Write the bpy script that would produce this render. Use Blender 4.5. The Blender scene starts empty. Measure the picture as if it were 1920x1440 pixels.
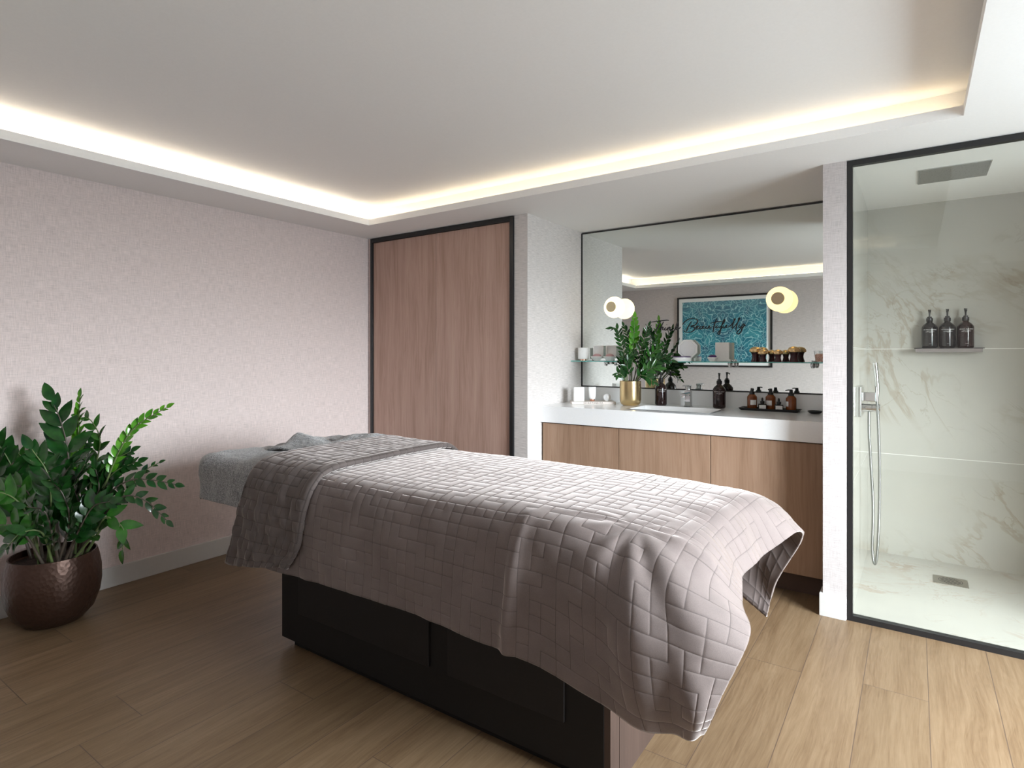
import bpy, bmesh, math, random
import numpy as np
from mathutils import Vector, Matrix
PI = math.pi
sc = bpy.context.scene
COL = sc.collection

# ---------------------------------------------------------------- camera
YAW = math.radians(34.68)
FPX = 1093.1
cam_d = bpy.data.cameras.new('camera')
cam = bpy.data.objects.new('camera', cam_d); COL.objects.link(cam)
cam.location = (0, 0, 1.28)
cam.rotation_euler = (PI/2, 0, YAW)
cam_d.sensor_width = 36
cam_d.lens = 36*FPX/1920
cam_d.shift_y = -(720-664.2)/1920
cam_d.clip_start = 0.02
sc.camera = cam
sc.view_settings.view_transform = 'Standard'
sc.view_settings.look = 'None'
sc.view_settings.gamma = 1
sc.view_settings.use_curve_mapping = False
sc.view_settings.exposure = 0.22
sc.cycles.use_denoising = True
sc.cycles.max_bounces = 10
sc.cycles.diffuse_bounces = 6
sc.cycles.glossy_bounces = 6
sc.cycles.transparent_max_bounces = 12
sc.cycles.sample_clamp_indirect = 10
sc.cycles.caustics_reflective = True
sc.cycles.blur_glossy = 0.6
sc.cycles.caustics_refractive = False

# ---------------------------------------------------------------- daylight
w = bpy.data.worlds.new('overcast_sky'); sc.world = w
w.use_nodes = True
wn = w.node_tree
bg = wn.nodes['Background']
bg.inputs['Color'].default_value = (0.90, 0.965, 1.0, 1)
bg.inputs['Strength'].default_value = 54
tc = wn.nodes.new('ShaderNodeTexCoord'); sx = wn.nodes.new('ShaderNodeSeparateXYZ'); rp = wn.nodes.new('ShaderNodeValToRGB')
mr = wn.nodes.new('ShaderNodeMapRange'); mr.inputs[1].default_value = -1; mr.inputs[2].default_value = 1
wn.links.new(tc.outputs['Generated'], sx.inputs[0]); wn.links.new(sx.outputs[2], mr.inputs[0]); wn.links.new(mr.outputs[0], rp.inputs[0])
e = rp.color_ramp.elements
e[0].position = .46; e[0].color = (.17, .195, .21, 1)          # ground outside
e[1].position = .88; e[1].color = (1.28, 1.39, 1.48, 1)        # overcast sky, brightest overhead
m_ = e.new(.54); m_.color = (.85, .90, .945, 1)
wn.links.new(rp.outputs[0], bg.inputs['Color'])
WIN = (1.22, 2.80, 0.70, 2.03)          # window opening in the right wall: y0, y1, z0, z1
XR = 1.7
XSR = 1.0
pd = bpy.data.lights.new('window_portal', 'AREA'); pd.shape = 'RECTANGLE'
pd.size = WIN[3]-WIN[2]; pd.size_y = WIN[1]-WIN[0]
pd.cycles.is_portal = True
po = bpy.data.objects.new('window_portal', pd); COL.objects.link(po)
po.location = (XR+0.03, (WIN[0]+WIN[1])/2, (WIN[2]+WIN[3])/2)
po.rotation_euler = (0, PI/2, 0)
COVE_STRENGTH = 20.0
LAMP_STRENGTH = 1.5

# ---------------------------------------------------------------- helpers
def link(o, parent=None):
    COL.objects.link(o)
    if parent: o.parent = parent
    return o

def tag(o, label, cat=None, group=None):
    o['label'] = label
    if cat: o['category'] = cat
    if group: o['group'] = group
    return o

def thing(name, label, cat, loc=(0, 0, 0), rz=0, group=None):
    o = bpy.data.objects.new(name, None); COL.objects.link(o)
    o.empty_display_size = 0.05
    o.location = loc; o.rotation_euler = (0, 0, rz)
    return tag(o, label, cat, group)

def mesh_obj(name, verts, faces, mat=None, parent=None, smooth=False, loc=None, rz=0):
    me = bpy.data.meshes.new(name)
    me.from_pydata([tuple(v) for v in verts], [], [tuple(f) for f in faces])
    if smooth: me.polygons.foreach_set('use_smooth', [True]*len(me.polygons))
    me.update()
    o = bpy.data.objects.new(name, me)
    if mat: me.materials.append(mat)
    if loc: o.location = loc
    if rz: o.rotation_euler = (0, 0, rz)
    return link(o, parent)

def bm_obj(name, bm, mat=None, parent=None, smooth=False, loc=None, rz=0, mods=None):
    me = bpy.data.meshes.new(name); bm.normal_update(); bm.to_mesh(me); bm.free()
    if smooth: me.polygons.foreach_set('use_smooth', [True]*len(me.polygons))
    if mat: me.materials.append(mat)
    o = bpy.data.objects.new(name, me)
    if loc: o.location = loc
    if rz: o.rotation_euler = (0, 0, rz)
    return link(o, parent)

def add_box(bm, x0, x1, y0, y1, z0, z1, bev=0, seg=2):
    vs = [bm.verts.new((x, y, z)) for z in (z0, z1) for x, y in ((x0, y0), (x1, y0), (x1, y1), (x0, y1))]
    fs = [(0, 3, 2, 1), (4, 5, 6, 7), (0, 1, 5, 4), (1, 2, 6, 5), (2, 3, 7, 6), (3, 0, 4, 7)]
    nf = [bm.faces.new([vs[i] for i in f]) for f in fs]
    if bev:
        es = list({e for f in nf for e in f.edges})
        bmesh.ops.bevel(bm, geom=es, offset=bev, segments=seg, affect='EDGES', profile=0.5)

def box(name, x0, x1, y0, y1, z0, z1, mat, parent=None, bev=0, seg=2, smooth=False):
    bm = bmesh.new(); add_box(bm, x0, x1, y0, y1, z0, z1, bev, seg)
    return bm_obj(name, bm, mat, parent, smooth)

def boxes(name, lst, mat, parent=None, bev=0):
    bm = bmesh.new()
    for b in lst: add_box(bm, *b, bev=bev)
    return bm_obj(name, bm, mat, parent)

def struct(o):
    o['kind'] = 'structure'; return o

def add_lathe(bm, prof, n=32, M=None, cap=True):
    """prof: list of (r, z) bottom to top"""
    rings = []
    for r, z in prof:
        if r < 1e-5:
            rings.append([bm.verts.new((0, 0, z))])
        else:
            rings.append([bm.verts.new((r*math.cos(2*PI*k/n), r*math.sin(2*PI*k/n), z)) for k in range(n)])
    for a, b in zip(rings, rings[1:]):
        for k in range(n):
            k2 = (k+1) % n
            if len(a) == 1 and len(b) == 1: continue
            if len(a) == 1: bm.faces.new((a[0], b[k2], b[k]))
            elif len(b) == 1: bm.faces.new((a[k], a[k2], b[0]))
            else: bm.faces.new((a[k], a[k2], b[k2], b[k]))
    if cap:
        if len(rings[0]) > 1: bm.faces.new(rings[0][::-1])
        if len(rings[-1]) > 1: bm.faces.new(rings[-1])
    if M is not None:
        for r in rings:
            for v in r: v.co = M @ v.co

def lathe(name, prof, mat, parent=None, n=32, M=None, loc=None, cap=True, flat=False):
    bm = bmesh.new(); add_lathe(bm, prof, n, M, cap)
    o = bm_obj(name, bm, mat, parent, not flat, loc)
    if not flat: autosmooth(o)
    return o

def autosmooth(o, deg=40):
    me = o.data
    try:
        me.set_sharp_from_angle(angle=math.radians(deg))
    except Exception:
        pass

def add_tube(bm, pts, rad, n=8, cap=True):
    pts = [Vector(p) for p in pts]
    rads = [float(r) for r in rad] if isinstance(rad, (list, tuple)) else [rad]*len(pts)
    rings = []; up = None
    for i, p in enumerate(pts):
        t = (pts[min(i+1, len(pts)-1)]-pts[max(i-1, 0)])
        if t.length < 1e-9: t = Vector((0, 0, 1))
        t.normalize()
        if up is None:
            up = Vector((0, 0, 1)) if abs(t.z) < .9 else Vector((1, 0, 0))
        s = t.cross(up).normalized(); up = s.cross(t).normalized()
        rings.append([bm.verts.new(p+rads[i]*(math.cos(2*PI*k/n)*s+math.sin(2*PI*k/n)*up)) for k in range(n)])
    for a, b in zip(rings, rings[1:]):
        for k in range(n): bm.faces.new((a[k], a[(k+1) % n], b[(k+1) % n], b[k]))
    if cap:
        bm.faces.new(rings[0][::-1]); bm.faces.new(rings[-1])

def tube(name, pts, rad, mat, parent=None, n=10):
    bm = bmesh.new(); add_tube(bm, pts, rad, n)
    o = bm_obj(name, bm, mat, parent, True); autosmooth(o); return o

def catmull(pts, m=8):
    P = np.array(pts, float)
    P = np.vstack([2*P[0]-P[1], P, 2*P[-1]-P[-2]])
    out = []
    for i in range(1, len(P)-2):
        for k in range(m):
            t = k/m
            out.append(.5*((2*P[i])+(-P[i-1]+P[i+1])*t+(2*P[i-1]-5*P[i]+4*P[i+1]-P[i+2])*t*t+(-P[i-1]+3*P[i]-3*P[i+1]+P[i+2])*t**3))
    out.append(P[-2])
    return np.array(out)

def cr_eval(P, t):
    """Catmull-Rom along axis 0 of array P at parameters t (0..n-1)"""
    n = P.shape[0]
    Q = np.concatenate([(2*P[0]-P[1])[None], P, (2*P[-1]-P[-2])[None]])
    i = np.clip(np.floor(t).astype(int), 0, n-2); f = (t-i).reshape((-1,)+(1,)*(P.ndim-1))
    p0, p1, p2, p3 = Q[i], Q[i+1], Q[i+2], Q[i+3]
    return .5*(2*p1+(p2-p0)*f+(2*p0-5*p1+4*p2-p3)*f**2+(-p0+3*p1-3*p2+p3)*f**3)

def vnoise(x, y, seed=0):
    """smooth value noise, numpy"""
    rs = np.random.RandomState(seed); G = rs.rand(257, 257)*2-1
    xi = np.floor(x).astype(int); yi = np.floor(y).astype(int); fx = x-xi; fy = y-yi
    fx = fx*fx*(3-2*fx); fy = fy*fy*(3-2*fy)
    a = G[xi % 256, yi % 256]; b = G[(xi+1) % 256, yi % 256]; c = G[xi % 256, (yi+1) % 256]; d = G[(xi+1) % 256, (yi+1) % 256]
    return (a*(1-fx)+b*fx)*(1-fy)+(c*(1-fx)+d*fx)*fy

def grid_mesh(name, P, mat, parent=None, uv=None, smooth=True):
    nu, nv = P.shape[:2]
    me = bpy.data.meshes.new(name)
    idx = np.arange(nu*nv).reshape(nu, nv)
    F = np.stack([idx[:-1, :-1], idx[1:, :-1], idx[1:, 1:], idx[:-1, 1:]], -1).reshape(-1, 4)
    me.vertices.add(nu*nv); me.vertices.foreach_set('co', P.reshape(-1).astype(np.float32))
    me.loops.add(F.size); me.loops.foreach_set('vertex_index', F.reshape(-1).astype(np.int32))
    me.polygons.add(len(F)); me.polygons.foreach_set('loop_start', np.arange(0, F.size, 4, dtype=np.int32))
    me.polygons.foreach_set('loop_total', np.full(len(F), 4, dtype=np.int32))
    me.polygons.foreach_set('use_smooth', np.full(len(F), smooth))
    if uv is not None:
        l = me.uv_layers.new(name='UVMap')
        l.data.foreach_set('uv', uv.reshape(-1, 2)[F.reshape(-1)].reshape(-1).astype(np.float32))
    me.update(); me.validate()
    me.materials.append(mat)
    o = bpy.data.objects.new(name, me)
    return link(o, parent)

def grid_normals(P):
    du = np.gradient(P, axis=0); dv = np.gradient(P, axis=1)
    n = np.cross(du, dv); return n/np.maximum(np.linalg.norm(n, axis=-1, keepdims=True), 1e-9)

def dup(root, loc, rz, label, cat=None, group=None):
    r = root.copy(); COL.objects.link(r); r.location = loc; r.rotation_euler = (0, 0, rz)
    r['label'] = label
    if group: r['group'] = group
    for ch in list(root.children):
        c = ch.copy(); COL.objects.link(c); c.parent = r
        for g in ch.children:
            d = g.copy(); COL.objects.link(d); d.parent = c
    return r

# ---------------------------------------------------------------- materials
class NT:
    def __init__(s, m): s.m = m; s.t = m.node_tree; s.n = s.t.nodes; s.l = s.t.links; s.b = s.n['Principled BSDF']
    def node(s, typ, **kw):
        n = s.n.new(typ)
        for k, v in kw.items():
            if k.startswith('i_'): n.inputs[k[2:].replace('_', ' ')].default_value = v
            else: setattr(n, k, v)
        return n
    def link(s, a, b): s.l.new(a, b)
    def val(s, x, inp):
        if hasattr(x, 'is_output') or isinstance(x, bpy.types.NodeSocket): s.l.new(x, inp)
        else: inp.default_value = x
    def math(s, op, a, b=0.0, c=None, clamp=False):
        n = s.n.new('ShaderNodeMath'); n.operation = op; n.use_clamp = clamp
        s.val(a, n.inputs[0]); s.val(b, n.inputs[1])
        if c is not None: s.val(c, n.inputs[2])
        return n.outputs[0]
    def pos(s):
        g = s.n.new('ShaderNodeNewGeometry'); x = s.n.new('ShaderNodeSeparateXYZ'); s.l.new(g.outputs['Position'], x.inputs[0])
        return x.outputs[0], x.outputs[1], x.outputs[2]
    def comb(s, x, y, z):
        n = s.n.new('ShaderNodeCombineXYZ')
        for i, v in enumerate((x, y, z)): s.val(v, n.inputs[i])
        return n.outputs[0]
    def noise(s, vec, scale, detail=4, rough=.5, dist=0.0):
        n = s.n.new('ShaderNodeTexNoise'); s.l.new(vec, n.inputs['Vector'])
        n.inputs['Scale'].default_value = scale; n.inputs['Detail'].default_value = detail
        n.inputs['Roughness'].default_value = rough; n.inputs['Distortion'].default_value = dist
        return n.outputs['Fac']
    def ramp(s, fac, stops):
        n = s.n.new('ShaderNodeValToRGB'); s.l.new(fac, n.inputs[0]); e = n.color_ramp.elements
        e[0].position, e[0].color = stops[0][0], (*stops[0][1], 1)
        e[1].position, e[1].color = stops[-1][0], (*stops[-1][1], 1)
        for p, c in stops[1:-1]:
            x = e.new(p); x.color = (*c, 1)
        return n.outputs[0]
    def mix(s, fac, a, b, mode='MIX'):
        n = s.n.new('ShaderNodeMix'); n.data_type = 'RGBA'; n.blend_type = mode
        s.val(fac, n.inputs['Factor'])
        for v, i in ((a, 6), (b, 7)):
            if isinstance(v, tuple): n.inputs[i].default_value = (*v, 1) if len(v) == 3 else v
            else: s.l.new(v, n.inputs[i])
        return n.outputs[2]
    def bump(s, h, strength=.3, dist=.002):
        n = s.n.new('ShaderNodeBump'); s.l.new(h, n.inputs['Height'])
        n.inputs['Strength'].default_value = strength; n.inputs['Distance'].default_value = dist
        s.l.new(n.outputs[0], s.b.inputs['Normal']); return n
    def color(s, c): s.val(c, s.b.inputs['Base Color'])

def mat(name, col=(.8, .8, .8), rough=.5, metal=0.0, **kw):
    m = bpy.data.materials.new(name); m.use_nodes = True
    b = m.node_tree.nodes['Principled BSDF']
    b.inputs['Base Color'].default_value = (*col, 1)
    b.inputs['Roughness'].default_value = rough; b.inputs['Metallic'].default_value = metal
    for k, v in kw.items():
        k = {'coat': 'Coat Weight', 'sheen': 'Sheen Weight', 'trans': 'Transmission Weight', 'ior': 'IOR', 'spec': 'Specular IOR Level', 'sheen_rough': 'Sheen Roughness', 'coat_rough': 'Coat Roughness'}[k]
        b.inputs[k].default_value = v
    return m

def noisy(m, scale=60, amt=.08, bump=.0, dist=.001):
    """fine procedural unevenness for a plain material"""
    t = NT(m); c = t.n.new('ShaderNodeTexCoord').outputs['Object']
    col = tuple(t.b.inputs['Base Color'].default_value)[:3]
    f = t.noise(c, scale, 3)
    t.color(t.ramp(f, [(.3, tuple(x*(1-amt) for x in col)), (.7, tuple(min(1, x*(1+amt)) for x in col))]))
    if bump: t.bump(f, bump, dist)
    return m

M_ceil = noisy(mat('ceiling_paint', (.86, .855, .85), .85), 90, .01, .05, .0005)
M_trimwhite = noisy(mat('satin_white_paint', (.56, .55, .53), .4), 40, .015)
M_black = noisy(mat('black_powder_coat', (.012, .012, .013), .35), 200, .1, .05, .0003)
M_chrome = noisy(mat('chrome', (.62, .63, .64), .07, 1.0), 8, .02)
M_gold = noisy(mat('polished_gold', (.88, .62, .32), .2, 1.0), 20, .04)
M_brass_disc = noisy(mat('satin_brass', (.66, .54, .34), .5, .2), 120, .03)
M_plug = noisy(mat('black_plastic', (.010, .010, .011), .3), 120, .1)
M_white = noisy(mat('white_card', (.88, .88, .87), .45), 70, .015)
M_quartz = noisy(mat('white_quartz', (.88, .89, .90), .16), 220, .015)
M_ceramic = noisy(mat('white_ceramic', (.86, .87, .88), .1, coat=.5), 30, .01)
M_copper = noisy(mat('rose_copper', (.78, .42, .30), .25, 1.0), 60, .04)
M_soil = noisy(mat('potting_soil', (.035, .018, .012), .95), 120, .6, .8, .004)

def wallpaper(name, col, horiz=1.0, vert=1.0, st=.35):
    m = mat(name, col, .75, sheen=.15); t = NT(m)
    x, y, z = t.pos(); h = t.math('ADD', x, y)
    a = t.noise(t.comb(t.math('MULTIPLY', h, 18), t.math('MULTIPLY', z, 320), 0), 1, 3, .6)      # weft threads
    b = t.noise(t.comb(t.math('MULTIPLY', h, 320), t.math('MULTIPLY', z, 18), 3), 1, 3, .6)      # warp threads
    c = t.noise(t.comb(t.math('MULTIPLY', h, 500), t.math('MULTIPLY', z, 500), 1), 1, 2, .5)
    s = t.math('ADD', t.math('MULTIPLY', a, horiz), t.math('MULTIPLY', b, vert))
    s = t.math('DIVIDE', t.math('ADD', s, t.math('MULTIPLY', c, .5)), horiz+vert+.5)
    lo = tuple(v*.76 for v in col); hi = tuple(min(1, v*1.2) for v in col)
    t.color(t.ramp(s, [(.36, lo), (.5, col), (.64, hi)]))
    t.bump(s, st, .004)
    return m
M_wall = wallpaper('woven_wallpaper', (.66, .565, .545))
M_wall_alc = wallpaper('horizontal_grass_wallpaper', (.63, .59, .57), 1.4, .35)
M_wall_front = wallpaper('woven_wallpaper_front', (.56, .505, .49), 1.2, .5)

def wood_panel(name, dark, midc, light, sc_=1.0):
    m = mat(name, midc, .5, spec=.35); t = NT(m)
    x, y, z = t.pos(); h = t.math('ADD', x, t.math('MULTIPLY', y, 1.0))
    warp = t.noise(t.comb(t.math('MULTIPLY', h, 3), t.math('MULTIPLY', z, 1.6), 5), 1, 2, .5)
    hh = t.math('ADD', h, t.math('MULTIPLY', t.math('SUBTRACT', warp, .5), .06))
    g = t.noise(t.comb(t.math('MULTIPLY', hh, 75), t.math('MULTIPLY', z, 2.2), 0), 1, 5, .65)
    big = t.noise(t.comb(t.math('MULTIPLY', hh, 14), t.math('MULTIPLY', z, 1.1), 9), 1, 3, .5, .6)
    ring = t.math('SINE', t.math('MULTIPLY', big, 60))
    s = t.math('ADD', t.math('MULTIPLY', g, .55), t.math('MULTIPLY', big, .45))
    s = t.math('ADD', s, t.math('MULTIPLY', ring, .022))
    t.color(t.ramp(s, [(.34, dark), (.5, midc), (.66, light)]))
    t.bump(g, .08, .001)
    return m
M_door = wood_panel('wardrobe_oak_veneer', (.37, .235, .185), (.46, .305, .25), (.52, .36, .30))
M_cab = wood_panel('cabinet_oak_veneer', (.27, .166, .107), (.345, .22, .148), (.39, .26, .182))
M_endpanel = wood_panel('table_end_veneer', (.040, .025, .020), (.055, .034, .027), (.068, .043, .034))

def floor_mat():
    m = mat('oak_plank_floor', (.4, .3, .22), .42, spec=.4); t = NT(m)
    x, y, z = t.pos(); W, L = .2085, 1.35
    u = t.math('DIVIDE', t.math('ADD', x, .168), W); row = t.math('FLOOR', u); fu = t.math('SUBTRACT', u, row)
    wn_ = t.n.new('ShaderNodeTexWhiteNoise'); wn_.noise_dimensions = '1D'; t.l.new(t.math('ADD', row, 40.3), wn_.inputs['W'])
    v = t.math('ADD', t.math('DIVIDE', y, L), t.math('MULTIPLY', wn_.outputs['Value'], 7.0)); cl = t.math('FLOOR', v); fv = t.math('SUBTRACT', v, cl)
    w2 = t.n.new('ShaderNodeTexWhiteNoise'); w2.noise_dimensions = '2D'; t.l.new(t.comb(row, cl, 0), w2.inputs['Vector'])
    pid = w2.outputs['Value']
    off = t.math('MULTIPLY', pid, 37.0)
    warp = t.noise(t.comb(t.math('MULTIPLY', x, 7), t.math('MULTIPLY', y, 1.6), off), 1, 2, .5)
    xx = t.math('ADD', x, t.math('MULTIPLY', t.math('SUBTRACT', warp, .5), .055))
    g = t.noise(t.comb(t.math('MULTIPLY', xx, 110), t.math('MULTIPLY', y, 3.5), off), 1, 5, .65)
    g2 = t.noise(t.comb(t.math('MULTIPLY', xx, 420), t.math('MULTIPLY', y, 14), off), 1, 3, .6)
    big = t.noise(t.comb(t.math('MULTIPLY', xx, 16), t.math('MULTIPLY', y, 1.4), off), 1, 3, .5, .7)
    ring = t.math('SINE', t.math('MULTIPLY', big, 70))
    s = t.math('ADD', t.math('ADD', t.math('MULTIPLY', g, .4), t.math('MULTIPLY', g2, .25)), t.math('MULTIPLY', big, .35))
    s = t.math('ADD', s, t.math('MULTIPLY', ring, .02))
    c = t.ramp(s, [(.36, (.125, .077, .041)), (.5, (.172, .113, .064)), (.64, (.213, .147, .088))])
    tint = t.ramp(pid, [(0, (.90, .89, .87)), (1, (1.06, 1.05, 1.04))])
    c = t.mix(1.0, c, tint, 'MULTIPLY')
    du = t.math('MULTIPLY', t.math('MINIMUM', fu, t.math('SUBTRACT', 1, fu)), W)
    dv = t.math('MULTIPLY', t.math('MINIMUM', fv, t.math('SUBTRACT', 1, fv)), L)
    seam = t.math('LESS_THAN', t.math('MINIMUM', du, dv), .0013)
    c = t.mix(seam, c, (.085, .055, .038))
    t.color(c)
    hgt = t.math('SUBTRACT', t.math('MULTIPLY', g2, .25), seam)
    t.bump(hgt, .25, .0015)
    return m
M_floor = floor_mat()

def marble(name, joints=True, vein=(.32, .265, .19), base=(.46, .45, .415), scale=1.0, lo=.0):
    m = mat(name, base, .09, spec=.5); t = NT(m)
    x, y, z = t.pos(); p = t.comb(x, y, z)
    def vein_layer(sc1, sc2, rot, width, seed):
        mp = t.n.new('ShaderNodeMapping'); t.l.new(p, mp.inputs[0]); mp.inputs['Rotation'].default_value = rot
        mp.inputs['Location'].default_value = (seed, seed*.7, seed*1.3); mp.vector_type = 'TEXTURE'; mp.inputs['Scale'].default_value = (1, 1, sc2)
        f = t.noise(mp.outputs[0], sc1, 6, .58, 1.1)
        d = t.math('ABSOLUTE', t.math('SUBTRACT', f, .5))
        k = t.n.new('ShaderNodeMapRange'); t.l.new(d, k.inputs[0]); k.inputs[1].default_value = 0; k.inputs[2].default_value = width
        k.inputs[3].default_value = 1; k.inputs[4].default_value = 0
        k.interpolation_type = 'SMOOTHSTEP'
        return k.outputs[0]
    v1 = vein_layer(1.5*scale, 3.2, (.15, -.75, .1), .022, 3.1)
    v2 = vein_layer(2.8*scale, 2.6, (.2, -.95, .2), .010, 8.4)
    msk = t.noise(p, 1.7*scale, 3, .5)
    mk = t.n.new('ShaderNodeMapRange'); t.l.new(msk, mk.inputs[0]); mk.inputs[1].default_value = .42; mk.inputs[2].default_value = .58
    cloud = t.noise(p, 2.2, 4, .6)
    c = t.ramp(cloud, [(.35, base), (.65, tuple(min(1, b*1.06) for b in base))])
    c = t.mix(t.math('MULTIPLY', t.math('MULTIPLY', v1, mk.outputs[0]), .5), c, vein)
    c = t.mix(t.math('MULTIPLY', t.math('MULTIPLY', v2, mk.outputs[0]), .38), c, tuple(v*.9 for v in vein))
    if joints:
        q = t.math('DIVIDE', t.math('SUBTRACT', z, -.003), .658); fr = t.math('SUBTRACT', q, t.math('ROUND', q))
        j = t.math('MULTIPLY', t.math('LESS_THAN', t.math('ABSOLUTE', fr), .0024), t.math('LESS_THAN', z, 1.6))
        c = t.mix(j, c, (.80, .81, .78))
    t.color(c)
    return m
M_marble = marble('marble_wall_tile')
M_marble_floor = marble('marble_floor_tile', False, base=(.50, .485, .45), vein=(.40, .30, .22), scale=1.5)

def velvet(name, col, sheen=.9):
    m = mat(name, col, .8, sheen=sheen, sheen_rough=.35, spec=.2); t = NT(m)
    c = t.n.new('ShaderNodeTexCoord').outputs['Object']
    a = t.noise(c, 9, 4, .6); b = t.noise(c, 420, 2, .5)
    s = t.math('ADD', t.math('MULTIPLY', a, .6), t.math('MULTIPLY', b, .4))
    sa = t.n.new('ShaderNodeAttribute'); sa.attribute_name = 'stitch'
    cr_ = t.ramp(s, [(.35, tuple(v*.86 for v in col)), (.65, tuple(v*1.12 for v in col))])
    t.color(t.mix(t.math('MULTIPLY', sa.outputs['Fac'], .6), cr_, tuple(v*.25 for v in col)))       # darker colour along the stitch lines
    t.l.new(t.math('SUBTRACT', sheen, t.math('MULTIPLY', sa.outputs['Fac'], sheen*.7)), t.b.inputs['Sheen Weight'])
    t.bump(b, .15, .001)
    t.b.inputs['Sheen Tint'].default_value = (1.0, .91, .87, 1)
    return m
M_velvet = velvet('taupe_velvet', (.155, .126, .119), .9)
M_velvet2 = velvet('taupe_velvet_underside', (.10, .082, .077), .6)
def terry():
    m = mat('grey_terry_towel', (.13, .14, .152), .95, sheen=.5); t = NT(m)
    c = t.n.new('ShaderNodeTexCoord').outputs['Object']
    a = t.noise(c, 260, 2, .7); b = t.noise(c, 130, 2, .6)
    s = t.math('ADD', t.math('MULTIPLY', a, .6), t.math('MULTIPLY', b, .4))
    t.color(t.ramp(s, [(.38, (.07, .072, .076)), (.5, (.19, .193, .20)), (.62, (.40, .40, .405))]))
    t.bump(s, .9, .004); return m
M_terry = terry()
M_darkpanel = noisy(mat('dark_lacquer_panel', (.008, .0065, .006), .6, spec=.25), 150, .1)
M_pad = noisy(mat('table_pad', (.06, .055, .055), .7), 60, .1)

def leaf_mat(name, dark, light, trans=.0):
    m = mat(name, dark, .20, coat=.1, spec=.42); t = NT(m)
    c = t.n.new('ShaderNodeTexCoord').outputs['Object']
    f = t.noise(c, 14, 3, .6); t.color(t.ramp(f, [(.35, dark), (.65, light)]))
    t.bump(t.noise(c, 60, 2, .5), .12, .002)
    return m
M_leaf = leaf_mat('glossy_leaf', (.007, .034, .008), (.016, .078, .013))
M_leaf_new = leaf_mat('fresh_leaf', (.04, .19, .010), (.10, .31, .018))
M_leaf_mid = leaf_mat('mid_leaf', (.016, .075, .010), (.035, .14, .017))
M_stalk = noisy(mat('green_stalk', (.11, .155, .055), .4), 40, .25)
M_stalk_dark = noisy(mat('brown_stalk', (.075, .06, .045), .45), 40, .3)
M_pot = mat('hammered_bronze', (.055, .028, .019), .38, .6)
t_ = NT(M_pot); c_ = t_.n.new('ShaderNodeTexCoord').outputs['Object']
v_ = t_.n.new('ShaderNodeTexVoronoi'); t_.l.new(c_, v_.inputs['Vector']); v_.inputs['Scale'].default_value = 55
t_.bump(v_.outputs['Distance'], .35, .004)
M_goldpot = mat('brushed_gold', (.62, .47, .25), .27, 1.0)
t_ = NT(M_goldpot); c_ = t_.n.new('ShaderNodeTexCoord').outputs['Object']
mp_ = t_.n.new('ShaderNodeMapping'); t_.l.new(c_, mp_.inputs[0]); mp_.inputs['Scale'].default_value = (4, 4, 300)
t_.bump(t_.noise(mp_.outputs[0], 2, 3), .12, .0006)

def clear(name, tint, reflect=.5, rough=0.0, ior=1.45):
    """thin pane: straight-through tint with a Fresnel reflection"""
    m = bpy.data.materials.new(name); m.use_nodes = True; t = m.node_tree
    for n in list(t.nodes): t.nodes.remove(n)
    o = t.nodes.new('ShaderNodeOutputMaterial'); mx = t.nodes.new('ShaderNodeMixShader')
    tr = t.nodes.new('ShaderNodeBsdfTransparent'); tr.inputs[0].default_value = (*tint, 1)
    gl = t.nodes.new('ShaderNodeBsdfGlossy'); gl.inputs['Roughness'].default_value = rough
    g = t.nodes.new('ShaderNodeNewGeometry'); dp = t.nodes.new('ShaderNodeVectorMath'); dp.operation = 'DOT_PRODUCT'
    t.links.new(g.outputs['Normal'], dp.inputs[0]); t.links.new(g.outputs['Incoming'], dp.inputs[1])
    def mth(op, x, y):
        n = t.nodes.new('ShaderNodeMath'); n.operation = op
        for v, i in ((x, 0), (y, 1)):
            if isinstance(v, float): n.inputs[i].default_value = v
            else: t.links.new(v, n.inputs[i])
        return n.outputs[0]
    c = mth('SUBTRACT', 1.0, mth('ABSOLUTE', dp.outputs['Value'], 0.0))
    fr = mth('ADD', mth('MULTIPLY', mth('POWER', c, 5.0), .95), .04)          # Schlick, same from both sides
    t.links.new(fr, mx.inputs[0]); t.links.new(tr.outputs[0], mx.inputs[1]); t.links.new(gl.outputs[0], mx.inputs[2])
    t.links.new(mx.outputs[0], o.inputs[0])
    return m
M_glass = clear('clear_glass', (.985, .99, .975))
M_winglass = clear('window_glass', (.97, .98, .98))
M_shelfglass = clear('shelf_glass', (.90, .965, .95))
M_shelfedge = mat('shelf_glass_edge', (.10, .42, .38), .12, coat=.5); noisy(M_shelfedge, 30, .1)
M_jarglass = clear('jar_glass', (.95, .96, .96))
M_mirror = noisy(mat('mirror_silver', (.80, .845, .825), .004, 1.0), 3, .004)
def amber(name, col, rough=.08):
    m = mat(name, col, rough+.06, coat=.12, spec=.45); noisy(m, 25, .25); return m
M_amber = amber('amber_glass', (.20, .052, .012))
M_brown = amber('dark_brown_bottle', (.022, .009, .009))
M_blackbottle = amber('near_black_bottle', (.010, .009, .010))
M_blackglass = amber('black_glass', (.012, .010, .010))
M_maroon = amber('dark_plum_glass', (.045, .008, .012))
M_pink = noisy(mat('dusty_pink', (.55, .33, .34), .5), 40, .06)
M_purple = noisy(mat('deep_purple', (.07, .02, .13), .3), 40, .1)
M_salt = mat('pink_salt', (.72, .36, .27), .4)
t_ = NT(M_salt); c_ = t_.n.new('ShaderNodeTexCoord').outputs['Object']
v_ = t_.n.new('ShaderNodeTexVoronoi'); t_.l.new(c_, v_.inputs['Vector']); v_.inputs['Scale'].default_value = 220
t_.color(t_.ramp(v_.outputs['Color'], [(.2, (.75, .33, .22)), (.8, (.9, .62, .52))])); t_.bump(v_.outputs['Distance'], .8, .004)
M_print = noisy(mat('printed_white', (.72, .72, .72), .5), 50, .02)
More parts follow.
